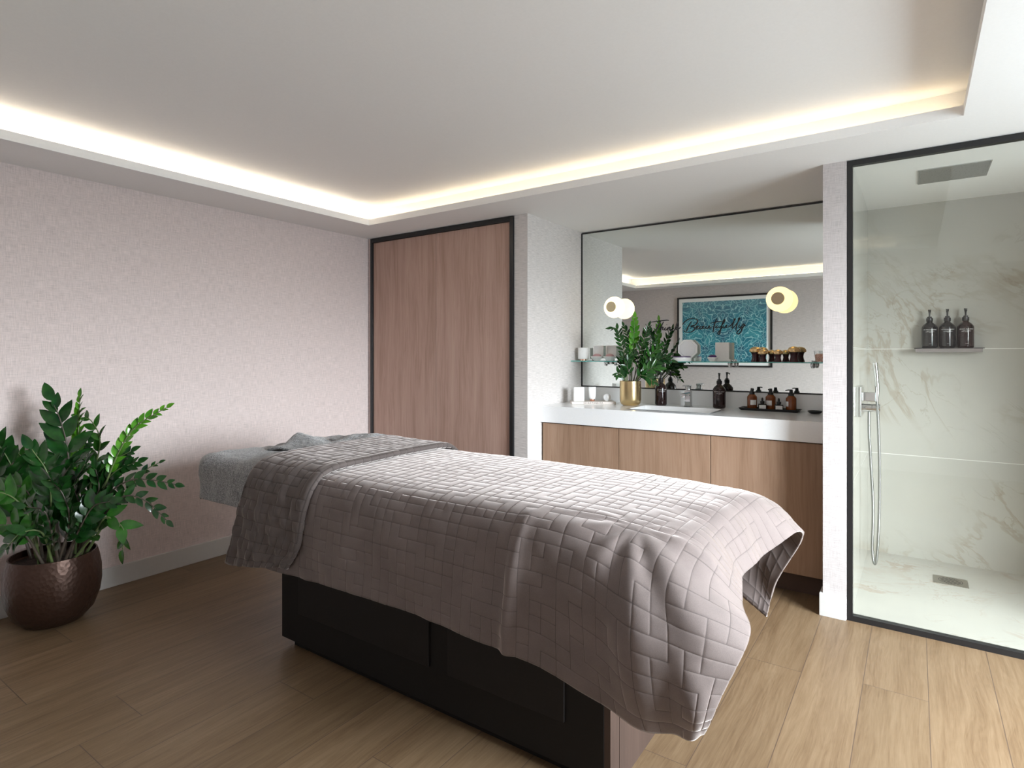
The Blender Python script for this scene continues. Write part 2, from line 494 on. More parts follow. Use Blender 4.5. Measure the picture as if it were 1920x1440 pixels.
M_ink = noisy(mat('dark_ink', (.10, .07, .06), .6), 50, .05)
M_letter = noisy(mat('black_lettering', (.006, .008, .012), .3), 50, .05)

def emit(name, col, st, fall=None):
    m = bpy.data.materials.new(name); m.use_nodes = True; t = NT(m)
    t.b.inputs['Base Color'].default_value = (*col, 1)
    t.b.inputs['Roughness'].default_value = .35
    t.b.inputs['Emission Color'].default_value = (*col, 1); t.b.inputs['Emission Strength'].default_value = st
    return m
M_led = emit('warm_led', (1.0, .82, .56), COVE_STRENGTH*.38)
M_led_cool = emit('warm_white_led', (1.0, .86, .68), COVE_STRENGTH*.7)
M_lamp = emit('opal_glass_lit', (1.0, .83, .53), LAMP_STRENGTH)
M_lamp2 = emit('opal_glass_lit_warm', (1.0, .76, .38), LAMP_STRENGTH*.85)

# ---------------------------------------------------------------- room shell
XL, YB, ZC = -3.647, 3.227, 2.212
XA, XP, XS = -2.108, -.374, -.25           # alcove left, alcove right, shower left
T = .12
struct(boxes('floor', [(XL-T, XR+T, -1.25, 4.6, -.1, 0)], M_floor))
struct(box('floor_shower', XS, XSR, 3.26, 4.36, 0.0, .028, M_marble_floor))
struct(box('wall_left', XL-T, XL, -.25, 3.9, 0, 2.5, M_wall))
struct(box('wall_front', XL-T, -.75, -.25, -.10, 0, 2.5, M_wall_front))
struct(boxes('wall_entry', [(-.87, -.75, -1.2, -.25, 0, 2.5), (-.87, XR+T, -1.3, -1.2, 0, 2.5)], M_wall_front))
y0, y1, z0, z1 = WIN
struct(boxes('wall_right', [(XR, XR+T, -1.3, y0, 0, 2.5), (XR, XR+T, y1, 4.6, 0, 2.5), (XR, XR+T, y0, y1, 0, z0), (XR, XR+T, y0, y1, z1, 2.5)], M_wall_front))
# alcove: left return, back wall, pillar between alcove and shower
struct(boxes('wall_alcove_left', [(-2.214, XA, YB, 4.0, 0, 2.5)], M_wall_alc))
struct(box('wall_back', -3.75, XP, 4.0, 4.1, 0, 2.5, M_wall_alc))
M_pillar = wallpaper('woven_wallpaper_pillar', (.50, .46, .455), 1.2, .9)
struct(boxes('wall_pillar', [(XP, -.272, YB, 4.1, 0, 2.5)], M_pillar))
struct(box('wall_shower_left', -.272, XS, YB+.02, 4.36, 0, 2.5, M_marble))
struct(box('wall_shower_back', XS-.03, XSR, 4.36, 4.5, 0, 2.5, M_marble))
struct(box('wall_shower_right', XSR-.02, XSR, 3.26, 4.36, 0, 2.2, M_marble))
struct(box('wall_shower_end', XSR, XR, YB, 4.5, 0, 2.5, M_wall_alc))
struct(box('ceiling_shower', XS, XSR-.02, 3.262, 4.36, 2.2, 2.35, M_ceil))
# dropped ceiling with a lit cove around a raised middle
CX0, CX1, CY0, CY1 = -3.25, .155, .2, 2.878
LT, ZU, RC = .042, 2.352, .12
ring = []
for (a, b, c, d) in ((XL-T, CX0, -1.3, 4.6), (CX1, XR+T, -1.3, 4.6), (CX0, CX1, -1.3, CY0), (CX0, CX1, CY1, 4.6)):
    ring.append((a, b, c, d, ZC, ZC+LT))
for (a, b, c, d) in ((XL-T, CX0-RC, -1.3, 4.6), (CX1+RC, XR+T, -1.3, 4.6), (CX0-RC, CX1+RC, -1.3, CY0-RC), (CX0-RC, CX1+RC, CY1+RC, 4.6)):
    ring.append((a, b, c, d, ZC+LT, ZU))
ring.append((XL-T, XR+T, -1.3, 4.6, ZU, ZU+.1))
struct(boxes('ceiling', ring, M_ceil))
# led strips lie in the cove, hidden behind the lip, facing up
zl = ZC+LT+.003
def strip(x0, x1, y0, y1, label, m):
    t = thing('light_strip', label, 'light strip', (0, 0, 0))
    box('backing', x0-.003, x1+.003, y0-.003, y1+.003, zl-.003, zl+.002, M_trimwhite, t)
    box('diffuser', x0, x1, y0, y1, zl+.002, zl+.007, m, t)
strip(CX0-.085, CX0-.07, CY0, CY1+.05, 'warm white light strip glowing in the ceiling recess above the left wall', M_led_cool)
strip(CX0-.03, CX1-.02, CY1+.07, CY1+.085, 'warm light strip glowing in the ceiling recess in front of the wardrobe and mirror', M_led)
strip(CX0-.03, CX1-.3, CY0-.085, CY0-.07, 'warm light strip in the ceiling recess seen only in the mirror', M_led)
# baseboards
BH = .108
struct(box('baseboard_left', XL, XL+.016, -.1, YB, 0, BH, M_trimwhite, bev=.002))
struct(box('baseboard_front', XL, -.75, -.1, -.085, 0, BH, M_trimwhite, bev=.002))
struct(boxes('baseboard_pillar', [(XP-.014, -.275, YB-.016, YB, 0, BH), (XP-.014, XP, YB, YB+.09, 0, BH)], M_trimwhite, bev=.001))
# window in the right wall (lights the room; outside the frame)
W_ = struct(boxes('window_1', [(XR+.02, XR+.07, y0, y0+.04, z0, z1), (XR+.02, XR+.07, y1-.04, y1, z0, z1), (XR+.02, XR+.07, y0+.04, y1-.04, z0, z0+.04), (XR+.02, XR+.07, y0+.04, y1-.04, z1-.04, z1)], M_trimwhite))
box('window_pane', XR+.042, XR+.046, y0+.04, y1-.04, z0+.04, z1-.04, M_winglass, W_)

# ---------------------------------------------------------------- wardrobe
t = thing('wardrobe', 'built-in wardrobe with two tall brown wood doors in a black frame', 'wardrobe', (-2.905, YB, 0))
def rel(o, t):                                     # keep world coordinates while parenting to an empty
    o.parent = t; o.matrix_parent_inverse = Matrix.Translation(Vector(t.location)).inverted() if t.rotation_euler.z == 0 else t.matrix_basis.inverted()
    return o
rel(boxes('frame', [(-3.615, -3.592, YB-.012, YB+.03, 0, ZC-.004), (-2.246, -2.216, YB-.012, YB+.03, 0, ZC-.004), (-3.592, -2.246, YB-.012, YB+.03, ZC-.036, ZC-.004)], M_black, bev=.001), t)
rel(box('door', -3.590, -2.9195, YB+.002, YB+.022, .02, ZC-.038, M_door, bev=.0012), t)
rel(box('door', -2.9165, -2.248, YB+.002, YB+.022, .02, ZC-.038, M_door, bev=.0012), t)
rel(boxes('carcass', [(-3.615, -2.216, YB+.03, YB+.6, 0.0, ZC-.004)], M_darkpanel), t)
struct(box('wall_wardrobe_side', XL, -3.615, YB, YB+.06, 0, ZC, M_wall))

# ---------------------------------------------------------------- vanity
ZT = .929
t = thing('vanity_cabinet', 'long wall-to-wall vanity cabinet with three brown wood doors under the white worktop', 'cabinet', (-1.25, 3.40, 0))
xs = (-2.098, -1.5365, -.967, -.392)
for a, b in zip(xs, xs[1:]):
    rel(box('door', a+.002, b-.002, 3.40, 3.42, .112, .812, M_cab, bev=.001), t)
rel(boxes('carcass', [(-2.106, -.376, 3.424, 3.97, .112, .815)], M_darkpanel), t)
rel(box('side_filler', -.390, -.376, 3.403, 3.424, .112, .812, M_darkpanel), t)
rel(box('plinth', -2.10, -.378, 3.46, 3.9, 0, .112, mat('plinth_brown', (.10, .06, .045), .6)), t)

t = thing('vanity_worktop', 'thick white stone worktop with an inset basin in front of the mirror', 'worktop', (-1.25, 3.7, .819))
SX0, SX1, SY0, SY1 = -1.52, -.99, 3.47, 3.80
rel(boxes('slab', [(XA, SX0, 3.384, 3.985, .819, ZT), (SX1, XP, 3.384, 3.985, .819, ZT), (SX0, SX1, 3.384, SY0, .819, ZT), (SX0, SX1, SY1, 3.985, .819, ZT)], M_quartz), t)
rel(box('backsplash', XA, XP, 3.972, 3.985, ZT, 1.032, M_quartz), t)
bm = bmesh.new()
def bowl_ring(inset, z, r=.05, n=6):
    out = []
    for cx, cy, a0 in ((SX1-inset-r, SY1-inset-r, 0), (SX0+inset+r, SY1-inset-r, 90), (SX0+inset+r, SY0+inset+r, 180), (SX1-inset-r, SY0+inset+r, 270)):
        for k in range(n+1):
            a = math.radians(a0+90*k/n); out.append(bm.verts.new((cx+r*math.cos(a), cy+r*math.sin(a), z)))
    return out
rr = [bowl_ring(-.004, ZT+.004, .03), bowl_ring(.012, ZT+.004, .03), bowl_ring(.018, ZT-.01, .035), bowl_ring(.03, .845, .05), bowl_ring(.06, .828, .06)]
for a, b in zip(rr, rr[1:]):
    for k in range(len(a)): bm.faces.new((a[k], a[(k+1) % len(a)], b[(k+1) % len(a)], b[k]))
bm.faces.new(rr[-1])
bmesh.ops.recalc_face_normals(bm, faces=bm.faces)
bs = bm_obj('basin', bm, M_ceramic, None, True); autosmooth(bs); rel(bs, t)

# mirror
t = thing('wall_mirror', 'large wide wall mirror with thin black edging above the white worktop', 'mirror', (-1.24, 3.99, 1.04))
rel(box('mirror_glass', XA+.004, XP, 3.983, 3.988, 1.04, 2.20, M_mirror), t)
rel(boxes('edging', [(XA, XA+.009, 3.978, 3.99, 1.034, 2.205), (XA+.009, XP, 3.978, 3.99, 1.034, 1.041), (XA+.009, XP, 3.978, 3.99, 2.198, 2.205)], M_black), t)
rel(box('backing', XA+.004, XP, 3.9885, 3.998, 1.04, 2.20, M_darkpanel), t)

# slogan on the mirror
STROKES = [[(-1.5519,1.5082),(-1.5112,1.5126),(-1.471,1.5164),(-1.4356,1.5196),(-1.4202,1.5182)],[(-1.4776,1.5167),(-1.4866,1.4997),(-1.5,1.4742),(-1.5112,1.4528),(-1.5157,1.4313)],[(-1.4585,1.5083),(-1.471,1.482),(-1.4834,1.4513),(-1.4754,1.4658),(-1.4643,1.4724),(-1.4612,1.4667),(-1.4656,1.4548),(-1.4554,1.4524),(-1.4488,1.4642)],[(-1.4435,1.4684),(-1.4497,1.4544),(-1.4444,1.4491),(-1.4347,1.4562)],[(-1.4356,1.4862),(-1.4338,1.4878)],[(-1.4281,1.4671),(-1.4329,1.4488),(-1.4233,1.4623),(-1.4136,1.4697),(-1.4101,1.4654),(-1.4145,1.4514),(-1.4049,1.4482),(-1.3897,1.4563)],[(-1.3551,1.5093),(-1.365,1.4833),(-1.3779,1.4505),(-1.3831,1.4447)],[(-1.3788,1.4518),(-1.3658,1.4663),(-1.3555,1.4703),(-1.3598,1.4619),(-1.3702,1.4597),(-1.3615,1.451),(-1.3486,1.4553),(-1.3375,1.4686)],[(-1.2616,1.5033),(-1.2763,1.4807),(-1.2911,1.4518),(-1.2953,1.4385)],[(-1.3229,1.4842),(-1.3136,1.4978),(-1.2932,1.514),(-1.2637,1.5239),(-1.2345,1.5212),(-1.2191,1.5103),(-1.2241,1.4917),(-1.2428,1.4765),(-1.2646,1.47),(-1.247,1.4674),(-1.2399,1.4547),(-1.2503,1.4391),(-1.2763,1.4305),(-1.3017,1.4331),(-1.3136,1.4439)],[(-1.2324,1.4579),(-1.22,1.4633),(-1.2137,1.4698),(-1.22,1.4725),(-1.2295,1.4644),(-1.2278,1.4527),(-1.2158,1.452),(-1.2022,1.4612)],[(-1.1841,1.4698),(-1.1993,1.4674),(-1.2055,1.4559),(-1.1972,1.4516),(-1.1849,1.4616),(-1.1788,1.4705),(-1.1829,1.4574),(-1.1747,1.4539),(-1.1637,1.4627)],[(-1.1576,1.4699),(-1.1645,1.4569),(-1.1584,1.4527),(-1.1462,1.4606),(-1.1397,1.4715),(-1.1438,1.4585),(-1.1361,1.455),(-1.1248,1.4641)],[(-1.0919,1.5183),(-1.1047,1.484),(-1.1131,1.4515),(-1.1159,1.4262)],[(-1.134,1.4882),(-1.1039,1.4942),(-1.072,1.4985),(-1.0483,1.4977)],[(-1.0891,1.4713),(-1.0975,1.4593),(-1.0919,1.4551),(-1.0791,1.4649)],[(-1.0779,1.4547),(-1.0562,1.4745),(-1.0384,1.5055),(-1.0404,1.5104),(-1.0502,1.4945),(-1.0621,1.4584),(-1.0708,1.4261),(-1.076,1.412),(-1.0831,1.4149),(-1.072,1.4383),(-1.0542,1.4582)],[(-1.0455,1.4709),(-1.0514,1.4581),(-1.0443,1.4539),(-1.0325,1.4637),(-1.0278,1.4724),(-1.0318,1.4596),(-1.0247,1.4566)],[(-1.0208,1.4573),(-0.9974,1.4748),(-0.9762,1.5062),(-0.9742,1.5142),(-0.9819,1.4924),(-0.9916,1.4646),(-0.9905,1.4485)],[(-0.9905,1.4485),(-0.9665,1.4759),(-0.9466,1.5092),(-0.9443,1.5183),(-0.9542,1.4955),(-0.9658,1.4599),(-0.9684,1.4351)],[(-0.9447,1.4741),(-0.9512,1.4595),(-0.9435,1.4541),(-0.9302,1.4669),(-0.9177,1.4776),(-0.9283,1.4509),(-0.9397,1.4233),(-0.9531,1.4116),(-0.9627,1.419),(-0.9512,1.4355),(-0.9302,1.4557),(-0.9063,1.4694)]]
cu = bpy.data.curves.new('mirror_lettering', 'CURVE'); cu.dimensions = '3D'; cu.bevel_depth = .0030; cu.bevel_resolution = 1; cu.resolution_u = 3
for s in STROKES:
    sp = cu.splines.new('BEZIER'); sp.bezier_points.add(len(s)-1)
    for i, (x, z) in enumerate(s):
        p = sp.bezier_points[i]; p.co = (x, 3.9795, z); p.handle_left_type = p.handle_right_type = 'AUTO'
        f = i/(len(s)-1) if len(s) > 1 else 0
        p.radius = .75+.5*math.sin(PI*f)
tmp = bpy.data.objects.new('tmp', cu); COL.objects.link(tmp)
dg = bpy.context.evaluated_depsgraph_get()
me = bpy.data.meshes.new_from_object(tmp.evaluated_get(dg)); bpy.data.objects.remove(tmp)
me.name = 'mirror_lettering'
me.materials.clear(); me.materials.append(M_letter)
o = link(bpy.data.objects.new('mirror_lettering', me))
tag(o, 'black handwritten words Think Beautifully across the mirror', 'lettering')

# glass shelf
t = thing('glass_shelf', 'long clear glass shelf with green edge in front of the mirror', 'shelf', (-1.24, 3.9, 1.225))
rel(box('glass_panel', XA+.001, XP-.001, 3.816, 3.976, 1.2265, 1.2325, M_shelfglass), t)
rel(box('front_edge', XA+.001, XP-.001, 3.813, 3.816, 1.2265, 1.2325, M_shelfedge), t)
for x in (-1.862, -.985, -.505):
    bm = bmesh.new()
    add_lathe(bm, [(0, -.028), (.012, -.026), (.017, -.012), (.018, .0), (.012, .010), (0, .012)], 20, Matrix.Translation((x, 3.90, 1.222)) @ Matrix.Scale(.8, 4, (1, 0, 0)))
    add_box(bm, x-.010, x+.010, 3.90, 3.978, 1.206, 1.2262, .002)
    add_box(bm, x-.012, x+.012, 3.935, 3.978, 1.2328, 1.243, .002)
    b = bm_obj('bracket', bm, M_chrome, None, True); autosmooth(b); rel(b, t)

# ---------------------------------------------------------------- wall lamps
def wall_lamp(x, label, mt):
    t = thing('wall_lamp', label, 'lamp', (x, 3.975, 1.62), 0, 'round opal lamps on the mirror')
    R = Matrix.Rotation(PI/2, 4, 'X')                   # +z of the lathe -> -y
    prof = [(0, -.058)] + [(.077*math.sin(a), -.06*math.cos(a)) for a in np.linspace(.25, PI-.50, 22)] + [(.0365, .0535), (0, .054)]
    M = Matrix.Translation((0, -.082, 0)) @ R
    lathe('globe', prof, mt, t, 40, M)
    lathe('brass_disc', [(0, .053), (.037, .053), (.038, .056), (.037, .058), (0, .058)], M_brass_disc, t, 40, M)
    lathe('mount', [(0, 0), (.032, 0), (.032, .006), (.014, .007), (.014, .027), (0, .027)], M_gold, t, 24, R)
wall_lamp(-1.793, 'round glowing opal lamp with brass centre at the left end of the mirror', M_lamp)
wall_lamp(-.689, 'round glowing opal lamp with brass centre at the right end of the mirror', M_lamp2)

# ---------------------------------------------------------------- text helper
def text_mesh(name, body, size, mt, parent, loc, rot, space=1.0, bend=0.0):
    c = bpy.data.curves.new(name, 'FONT'); c.body = body; c.size = size; c.align_x = 'CENTER'; c.align_y = 'CENTER'; c.space_character = space; c.resolution_u = 1
    tmp = bpy.data.objects.new('tmp', c); COL.objects.link(tmp); dg = bpy.context.evaluated_depsgraph_get(); dg.update()
    me = bpy.data.meshes.new_from_object(tmp.evaluated_get(dg)); bpy.data.objects.remove(tmp)
    me.materials.clear(); me.materials.append(mt)
    if bend:
        for v in me.vertices:
            a = v.co.x/bend; v.co.z += bend*(math.cos(a)-1)*1.0; v.co.x = bend*math.sin(a)
    o = bpy.data.objects.new(name, me); o.location = loc; o.rotation_euler = rot
    return link(o, parent)

# ---------------------------------------------------------------- pump bottles
def pump_bottle(label, loc, rz, glass, group, cat='bottle'):
    t = thing('pump_bottle', label, cat, loc, rz, group)
    prof = [(0, 0), (.034, 0), (.0385, .004), (.040, .012), (.040, .118), (.0385, .126), (.030, .139), (.016, .151), (.0145, .156), (.0145, .164), (0, .164)]
    b = lathe('bottle_body', prof, glass, t, 40)
    lathe('pump_collar', [(0, .158), (.0165, .158), (.0172, .160), (.0172, .178), (.012, .180), (.011, .188), (0, .188)], M_plug, t, 24)
    bm = bmesh.new()
    add_lathe(bm, [(0, .186), (.0045, .186), (.0045, .205), (.0075, .224), (.0078, .229), (0, .230)], 16)
    add_tube(bm, [(0, 0, .222), (0, -.014, .223), (0, -.030, .220), (0, -.036, .215)], [.0052, .005, .0042, .0036], 10)
    h = bm_obj('pump_head', bm, M_plug, t, True); autosmooth(h)
    text_mesh('lettering', 'GROWN ALCHEMIST', .0078, M_print, b, (0, -.0405, .108), (PI/2, 0, 0), 1.0, .0405)
    text_mesh('lettering', 'BODY CLEANSER\nCHAMOMILE BERGAMOT\nROSE', .0042, M_print, b, (0, -.0405, .0955), (PI/2, 0, 0), 1.0, .0405)
    text_mesh('lettering', '500ml', .004, M_print, b, (0, -.0405, .024), (PI/2, 0, 0), 1.0, .0405)
    return t
pump_bottle('dark brown pump bottle on the worktop, left of the basin tap', (-1.442, 3.888, ZT), .60, M_brown, 'pump bottles either side of the tap')
pump_bottle('dark brown pump bottle on the worktop, right of the basin tap', (-1.050, 3.888, ZT), .28, M_brown, 'pump bottles either side of the tap')

# ---------------------------------------------------------------- tap
t = thing('basin_tap', 'square chrome mixer tap behind the basin', 'tap', (-1.245, 3.865, ZT), .0)
bm = bmesh.new()
add_box(bm, -.024, .024, -.024, .024, 0, .006, .001); add_box(bm, -.020, .020, -.021, .021, .006, .112, .002)
o = bm_obj('tap_body', bm, M_chrome, t)
box('spout', -.018, .018, -.115, -.021, .080, .094, M_chrome, t, .002)
lathe('aerator', [(0, .070), (.012, .070), (.012, .082), (0, .082)], M_chrome, t, 16, Matrix.Translation((0, -.098, 0)))
bm = bmesh.new()
add_lathe(bm, [(0, .112), (.018, .112), (.019, .118), (.017, .124), (.019, .130), (.019, .138), (0, .138)], 24)
add_box(bm, -.017, .017, -.070, .020, .138, .145, .002)
o = bm_obj('handle', bm, M_chrome, t, True); autosmooth(o, 30)

# ---------------------------------------------------------------- tray with amber bottles
t = thing('tray', 'long black tray carrying amber and black bottles', 'tray', (-.742, 3.885, ZT))
bm = bmesh.new()
L0, W0 = .175, .058
def rect(l, w_, z): return [bm.verts.new((sx*l, sy*w_, z)) for sx, sy in ((-1, -1), (1, -1), (1, 1), (-1, 1))]
r1 = rect(L0-.014, W0-.010, 0); r2 = rect(L0, W0, .016); r3 = rect(L0-.004, W0-.004, .016); r4 = rect(L0-.016, W0-.012, .006)
for a, b in ((r1, r2), (r2, r3), (r3, r4)):
    for k in range(4): bm.faces.new((a[k], a[(k+1) % 4], b[(k+1) % 4], b[k]))
bm.faces.new(r4); bm.faces.new(r1[::-1])
bm_obj('tray_body', bm, M_black, t)

def amber_bottle(label, loc, rz):
    t = thing('amber_pump_bottle', label, 'bottle', loc, rz, 'amber pump bottles on the black tray')
    b = lathe('bottle_body', [(0, 0), (.026, 0), (.029, .003), (.0295, .008), (.0295, .074), (.028, .080), (.018, .091), (.0145, .094), (0, .094)], M_amber, t, 32)
    lathe('pump_collar', [(0, .091), (.0165, .091), (.0165, .108), (.011, .111), (.0105, .120), (0, .120)], M_plug, t, 24)
    bm = bmesh.new(); add_lathe(bm, [(0, .118), (.009, .118), (.0095, .128), (.008, .131), (0, .131)], 16)
    add_tube(bm, [(0, 0, .127), (0, -.018, .1275), (0, -.034, .125)], [.004, .0036, .003], 8)
    h = bm_obj('pump_head', bm, M_plug, t, True); autosmooth(h)
    # wrapped paper label
    n = 10; A = .62; R = .0300
    vs = [(R*math.sin(A*(2*k/n-1)), -R*math.cos(A*(2*k/n-1)), z) for z in (.028, .058) for k in range(n+1)]
    fs = [(k, k+1, n+2+k, n+1+k) for k in range(n)]
    p = mesh_obj('paper_label', vs, fs, M_white, b, True)
    return t
amber_bottle('left amber pump bottle on the black tray', (-.848, 3.890, ZT+.0062), .5)
amber_bottle('middle amber pump bottle on the black tray, behind the droppers', (-.742, 3.905, ZT+.0062), -.2)
amber_bottle('right amber pump bottle on the black tray with its spout turned left', (-.621, 3.880, ZT+.0062), -1.0)
def dropper(label, loc):
    t = thing('dropper_bottle', label, 'bottle', loc, .25, 'small black dropper bottles on the tray')
    b = box('bottle_body', -.024, .024, -.018, .018, 0, .038, M_blackglass, t, .004, 3)
    box('paper_label', -.019, .019, -.0187, -.0178, .006, .031, M_white, b)
    lathe('collar', [(0, .037), (.009, .037), (.013, .041), (.013, .055), (0, .055)], M_plug, t, 20)
    lathe('dropper_bulb', [(0, .054), (.006, .054), (.0065, .066), (.004, .075), (0, .077)], M_plug, t, 16)
dropper('small black dropper bottle between left and middle amber bottles', (-.781, 3.858, ZT+.0062))
dropper('small black dropper bottle between middle and right amber bottles', (-.686, 3.856, ZT+.0062))
# soap dish
o = lathe('soap_dish', [(0, 0), (.022, 0), (.036, .008), (.040, .017), (.037, .0175), (.030, .011), (0, .009)], M_black, None, 28, None, (-.487, 3.845, ZT))
tag(o, 'small shallow black dish on the worktop right of the tray', 'dish')

# ---------------------------------------------------------------- gifts at the left end of the worktop
RB = YAW
t = thing('book', 'flat cream box-like book lying under the white products at the left of the worktop', 'book', (-1.893, 3.735, ZT), RB)
bk = box('cover', -.150, .158, -.075, .075, 0, .019, noisy(mat('cream_card', (.66, .60, .56), .5), 50, .03), t, .0015)
box('pages', -.1502, .1582, -.0758, .070, .0035, .0155, noisy(mat('paper_edge', (.72, .66, .62), .7), 300, .05), t)
text_mesh('spine_lettering', 'NOBLE PANACEA', .0165, M_ink, t, (0, -.0763, .0095), (PI/2, 0, 0), 1.05)
ZB = ZT+.0192
t = thing('carton', 'square white carton standing on the left end of the book', 'box', (-1.963, 3.668, ZB), RB+.1)
box('carton_body', -.036, .036, -.018, .018, 0, .098, M_white, t, .001)
box('debossed_panel', -.018, .018, -.0184, -.0176, .022, .075, mat('pearl_white', (.70, .70, .70), .3), t)
text_mesh('lettering', 'NOBLE PANACEA', .0055, M_ink, t, (0, -.0186, .080), (PI/2, 0, 0))
t = thing('cream_tube', 'white tube standing on its copper cap between carton and jar', 'tube', (-1.890, 3.735, ZB), RB)
bm = bmesh.new(); n = 24; rings = []
for z, rx, ry in ((.014, .021, .019), (.03, .024, .018), (.07, .0255, .009), (.100, .026, .0015)):
    rings.append([bm.verts.new((rx*math.cos(2*PI*k/n), ry*math.sin(2*PI*k/n), z)) for k in range(n)])
for a, b in zip(rings, rings[1:]):
    for k in range(n): bm.faces.new((a[k], a[(k+1) % n], b[(k+1) % n], b[k]))
bm.faces.new(rings[0][::-1]); bm.faces.new(rings[-1])
bm_obj('tube_body', bm, M_white, t, True)
lathe('cap', [(0, 0), (.016, 0), (.017, .002), (.017, .014), (0, .014)], M_copper, t, 24)
t = thing('round_jar', 'small round white jar standing on edge on the right end of the book', 'jar', (-1.800, 3.785, ZB), RB)
R = Matrix.Translation((0, 0, .0265)) @ Matrix.Rotation(PI/2, 4, 'X')
lathe('jar_body', [(0, -.014), (.024, -.014), (.0265, -.011), (.0265, .004), (0, .004)], M_white, t, 36, R)
lathe('lid', [(0, .005), (.0265, .005), (.0265, .011), (.022, .0145), (0, .0145)], M_ceramic, t, 36, R)

# ---------------------------------------------------------------- things on the glass shelf
ZS = 1.2328
t = thing('candle_jar', 'white cylindrical candle with small copper foot, leftmost on the glass shelf', 'candle', (-2.040, 3.885, ZS), 0)
lathe('jar', [(0, .010), (.036, .010), (.040, .014), (.040, .094), (.037, .096), (.035, .090), (0, .088)], M_white, t, 32)
lathe('foot', [(0, 0), (.024, 0), (.024, .010), (0, .010)], M_copper, t, 24)
def jar_with_lid(label, x, y, rz, prod):
    t = thing('open_compact', label, 'compact', (x, y, ZS), rz, 'open white compacts with pink centres')
    R8 = Matrix.Rotation(PI/8, 4, 'Z')
    lathe('faceted_base', [(0, 0), (.022, 0), (.046, .026), (.046, .032), (.040, .032), (.034, .022), (0, .020)], M_white, t, 8, R8, flat=True)
    lathe('domed_product', [(0, .022), (.033, .024), (.032, .034), (.024, .045), (.012, .050), (0, .051)], prod, t, 28)
    L = link(bpy.data.objects.new('open_lid', None), t); bpy.data.objects.remove(L)
    bm = bmesh.new()
    add_box(bm, -.038, -.030, .034, .050, .018, .112); add_box(bm, .030, .038, .034, .050, .018, .112)
    add_box(bm, -.030, .030, .034, .050, .018, .026); add_box(bm, -.030, .030, .034, .050, .104, .112)
    add_box(bm, -.030, .030, .044, .050, .026, .104)
    bmesh.ops.rotate(bm, verts=bm.verts, cent=(0, .04, .02), matrix=Matrix.Rotation(-.12, 3, 'X'))
    bm_obj('open_lid', bm, M_white, t)
jar_with_lid('open white compact with a pink dome, left of the pair beside the candle', -1.925, 3.88, .25, M_pink)
jar_with_lid('open white compact with a flatter pink centre, nearest the plant', -1.822, 3.88, .25, M_pink)
t = thing('round_compact', 'low white round case with a dark purple rim on the glass shelf', 'case', (-1.296, 3.872, ZS))
lathe('case_base', [(0, 0), (.064, 0), (.067, .004), (.067, .026), (0, .026)], M_white, t, 40)
lathe('purple_rim', [(0, .026), (.066, .026), (.066, .031), (.055, .034), (0, .034)], M_purple, t, 40)
t = thing('octagonal_plate', 'upright white octagonal case leaning behind the round purple-rimmed case', 'case', (-1.272, 3.935, ZS), .2)
R = Matrix.Translation((0, 0, .0835)) @ Matrix.Rotation(PI/2-.08, 4, 'X') @ Matrix.Rotation(PI/8, 4, 'Z')
lathe('case_body', [(0, -.010), (.064, -.010), (.068, -.006), (.068, .002), (0, .002)], M_white, t, 8, R, flat=True)
lathe('raised_front', [(0, .002), (.055, .002), (.052, .006), (0, .006)], M_ceramic, t, 8, R, flat=True)
box('stand', -.02, .02, -.012, .012, 0, .022, M_white, t)
t = thing('purple_compact', 'small faceted white bowl with a deep purple dome on the glass shelf', 'compact', (-1.085, 3.862, ZS), 0)
lathe('faceted_base', [(0, 0), (.018, 0), (.034, .022), (.034, .027), (.026, .027), (0, .02)], M_white, t, 8, flat=True)
lathe('domed_product', [(0, .020), (.026, .026), (.024, .037), (.012, .044), (0, .045)], M_purple, t, 28)
t = thing('tall_carton', 'tall white fluted carton on a low base behind the purple compact', 'box', (-1.040, 3.925, ZS), .15)
box('base', -.052, .052, -.026, .026, 0, .014, M_white, t, .002)
boxes('carton_body', [(-.042, .042, -.018, .018, .014, .124), (-.020, -.017, -.0195, -.018, .02, .118), (.010, .013, -.0195, -.018, .02, .118)], M_white, t)
def knob(label, x, y, s):
    t = thing('gold_topped_jar', label, 'jar', (x, y, ZS), 0, 'waisted dark jars with gold domed lids')
    t.scale = (s, s, s)
    lathe('waisted_body', [(0, 0), (.027, 0), (.028, .003), (.022, .020), (.020, .034), (.023, .050), (.029, .060), (0, .060)], M_maroon, t, 28)
    lathe('domed_lid', [(0, .060), (.034, .060), (.0375, .066), (.036, .076), (.028, .087), (.014, .094), (0, .096)], M_gold, t, 32)
knob('large gold-topped dark jar at the left of the gold-topped row', -.826, 3.885, 1.0)
knob('small gold-topped dark jar beside the left large one', -.775, 3.845, .80)
knob('small gold-topped dark jar standing third in the gold-topped row', -.690, 3.850, .80)
knob('large gold-topped dark jar at the right of the gold-topped row', -.604, 3.872, 1.0)
t = thing('salt_glass', 'clear glass of pink bath salt at the right end of the glass shelf', 'glass', (-.452, 3.872, ZS), 0)
lathe('glass_cup', [(0, 0), (.036, 0), (.045, .068), (.0435, .068), (.035, .003), (0, .003)], M_jarglass, t, 36)
lathe('salt', [(0, .0035), (.0345, .0035), (.0405, .042), (.03, .05), (0, .046)], M_salt, t, 32)

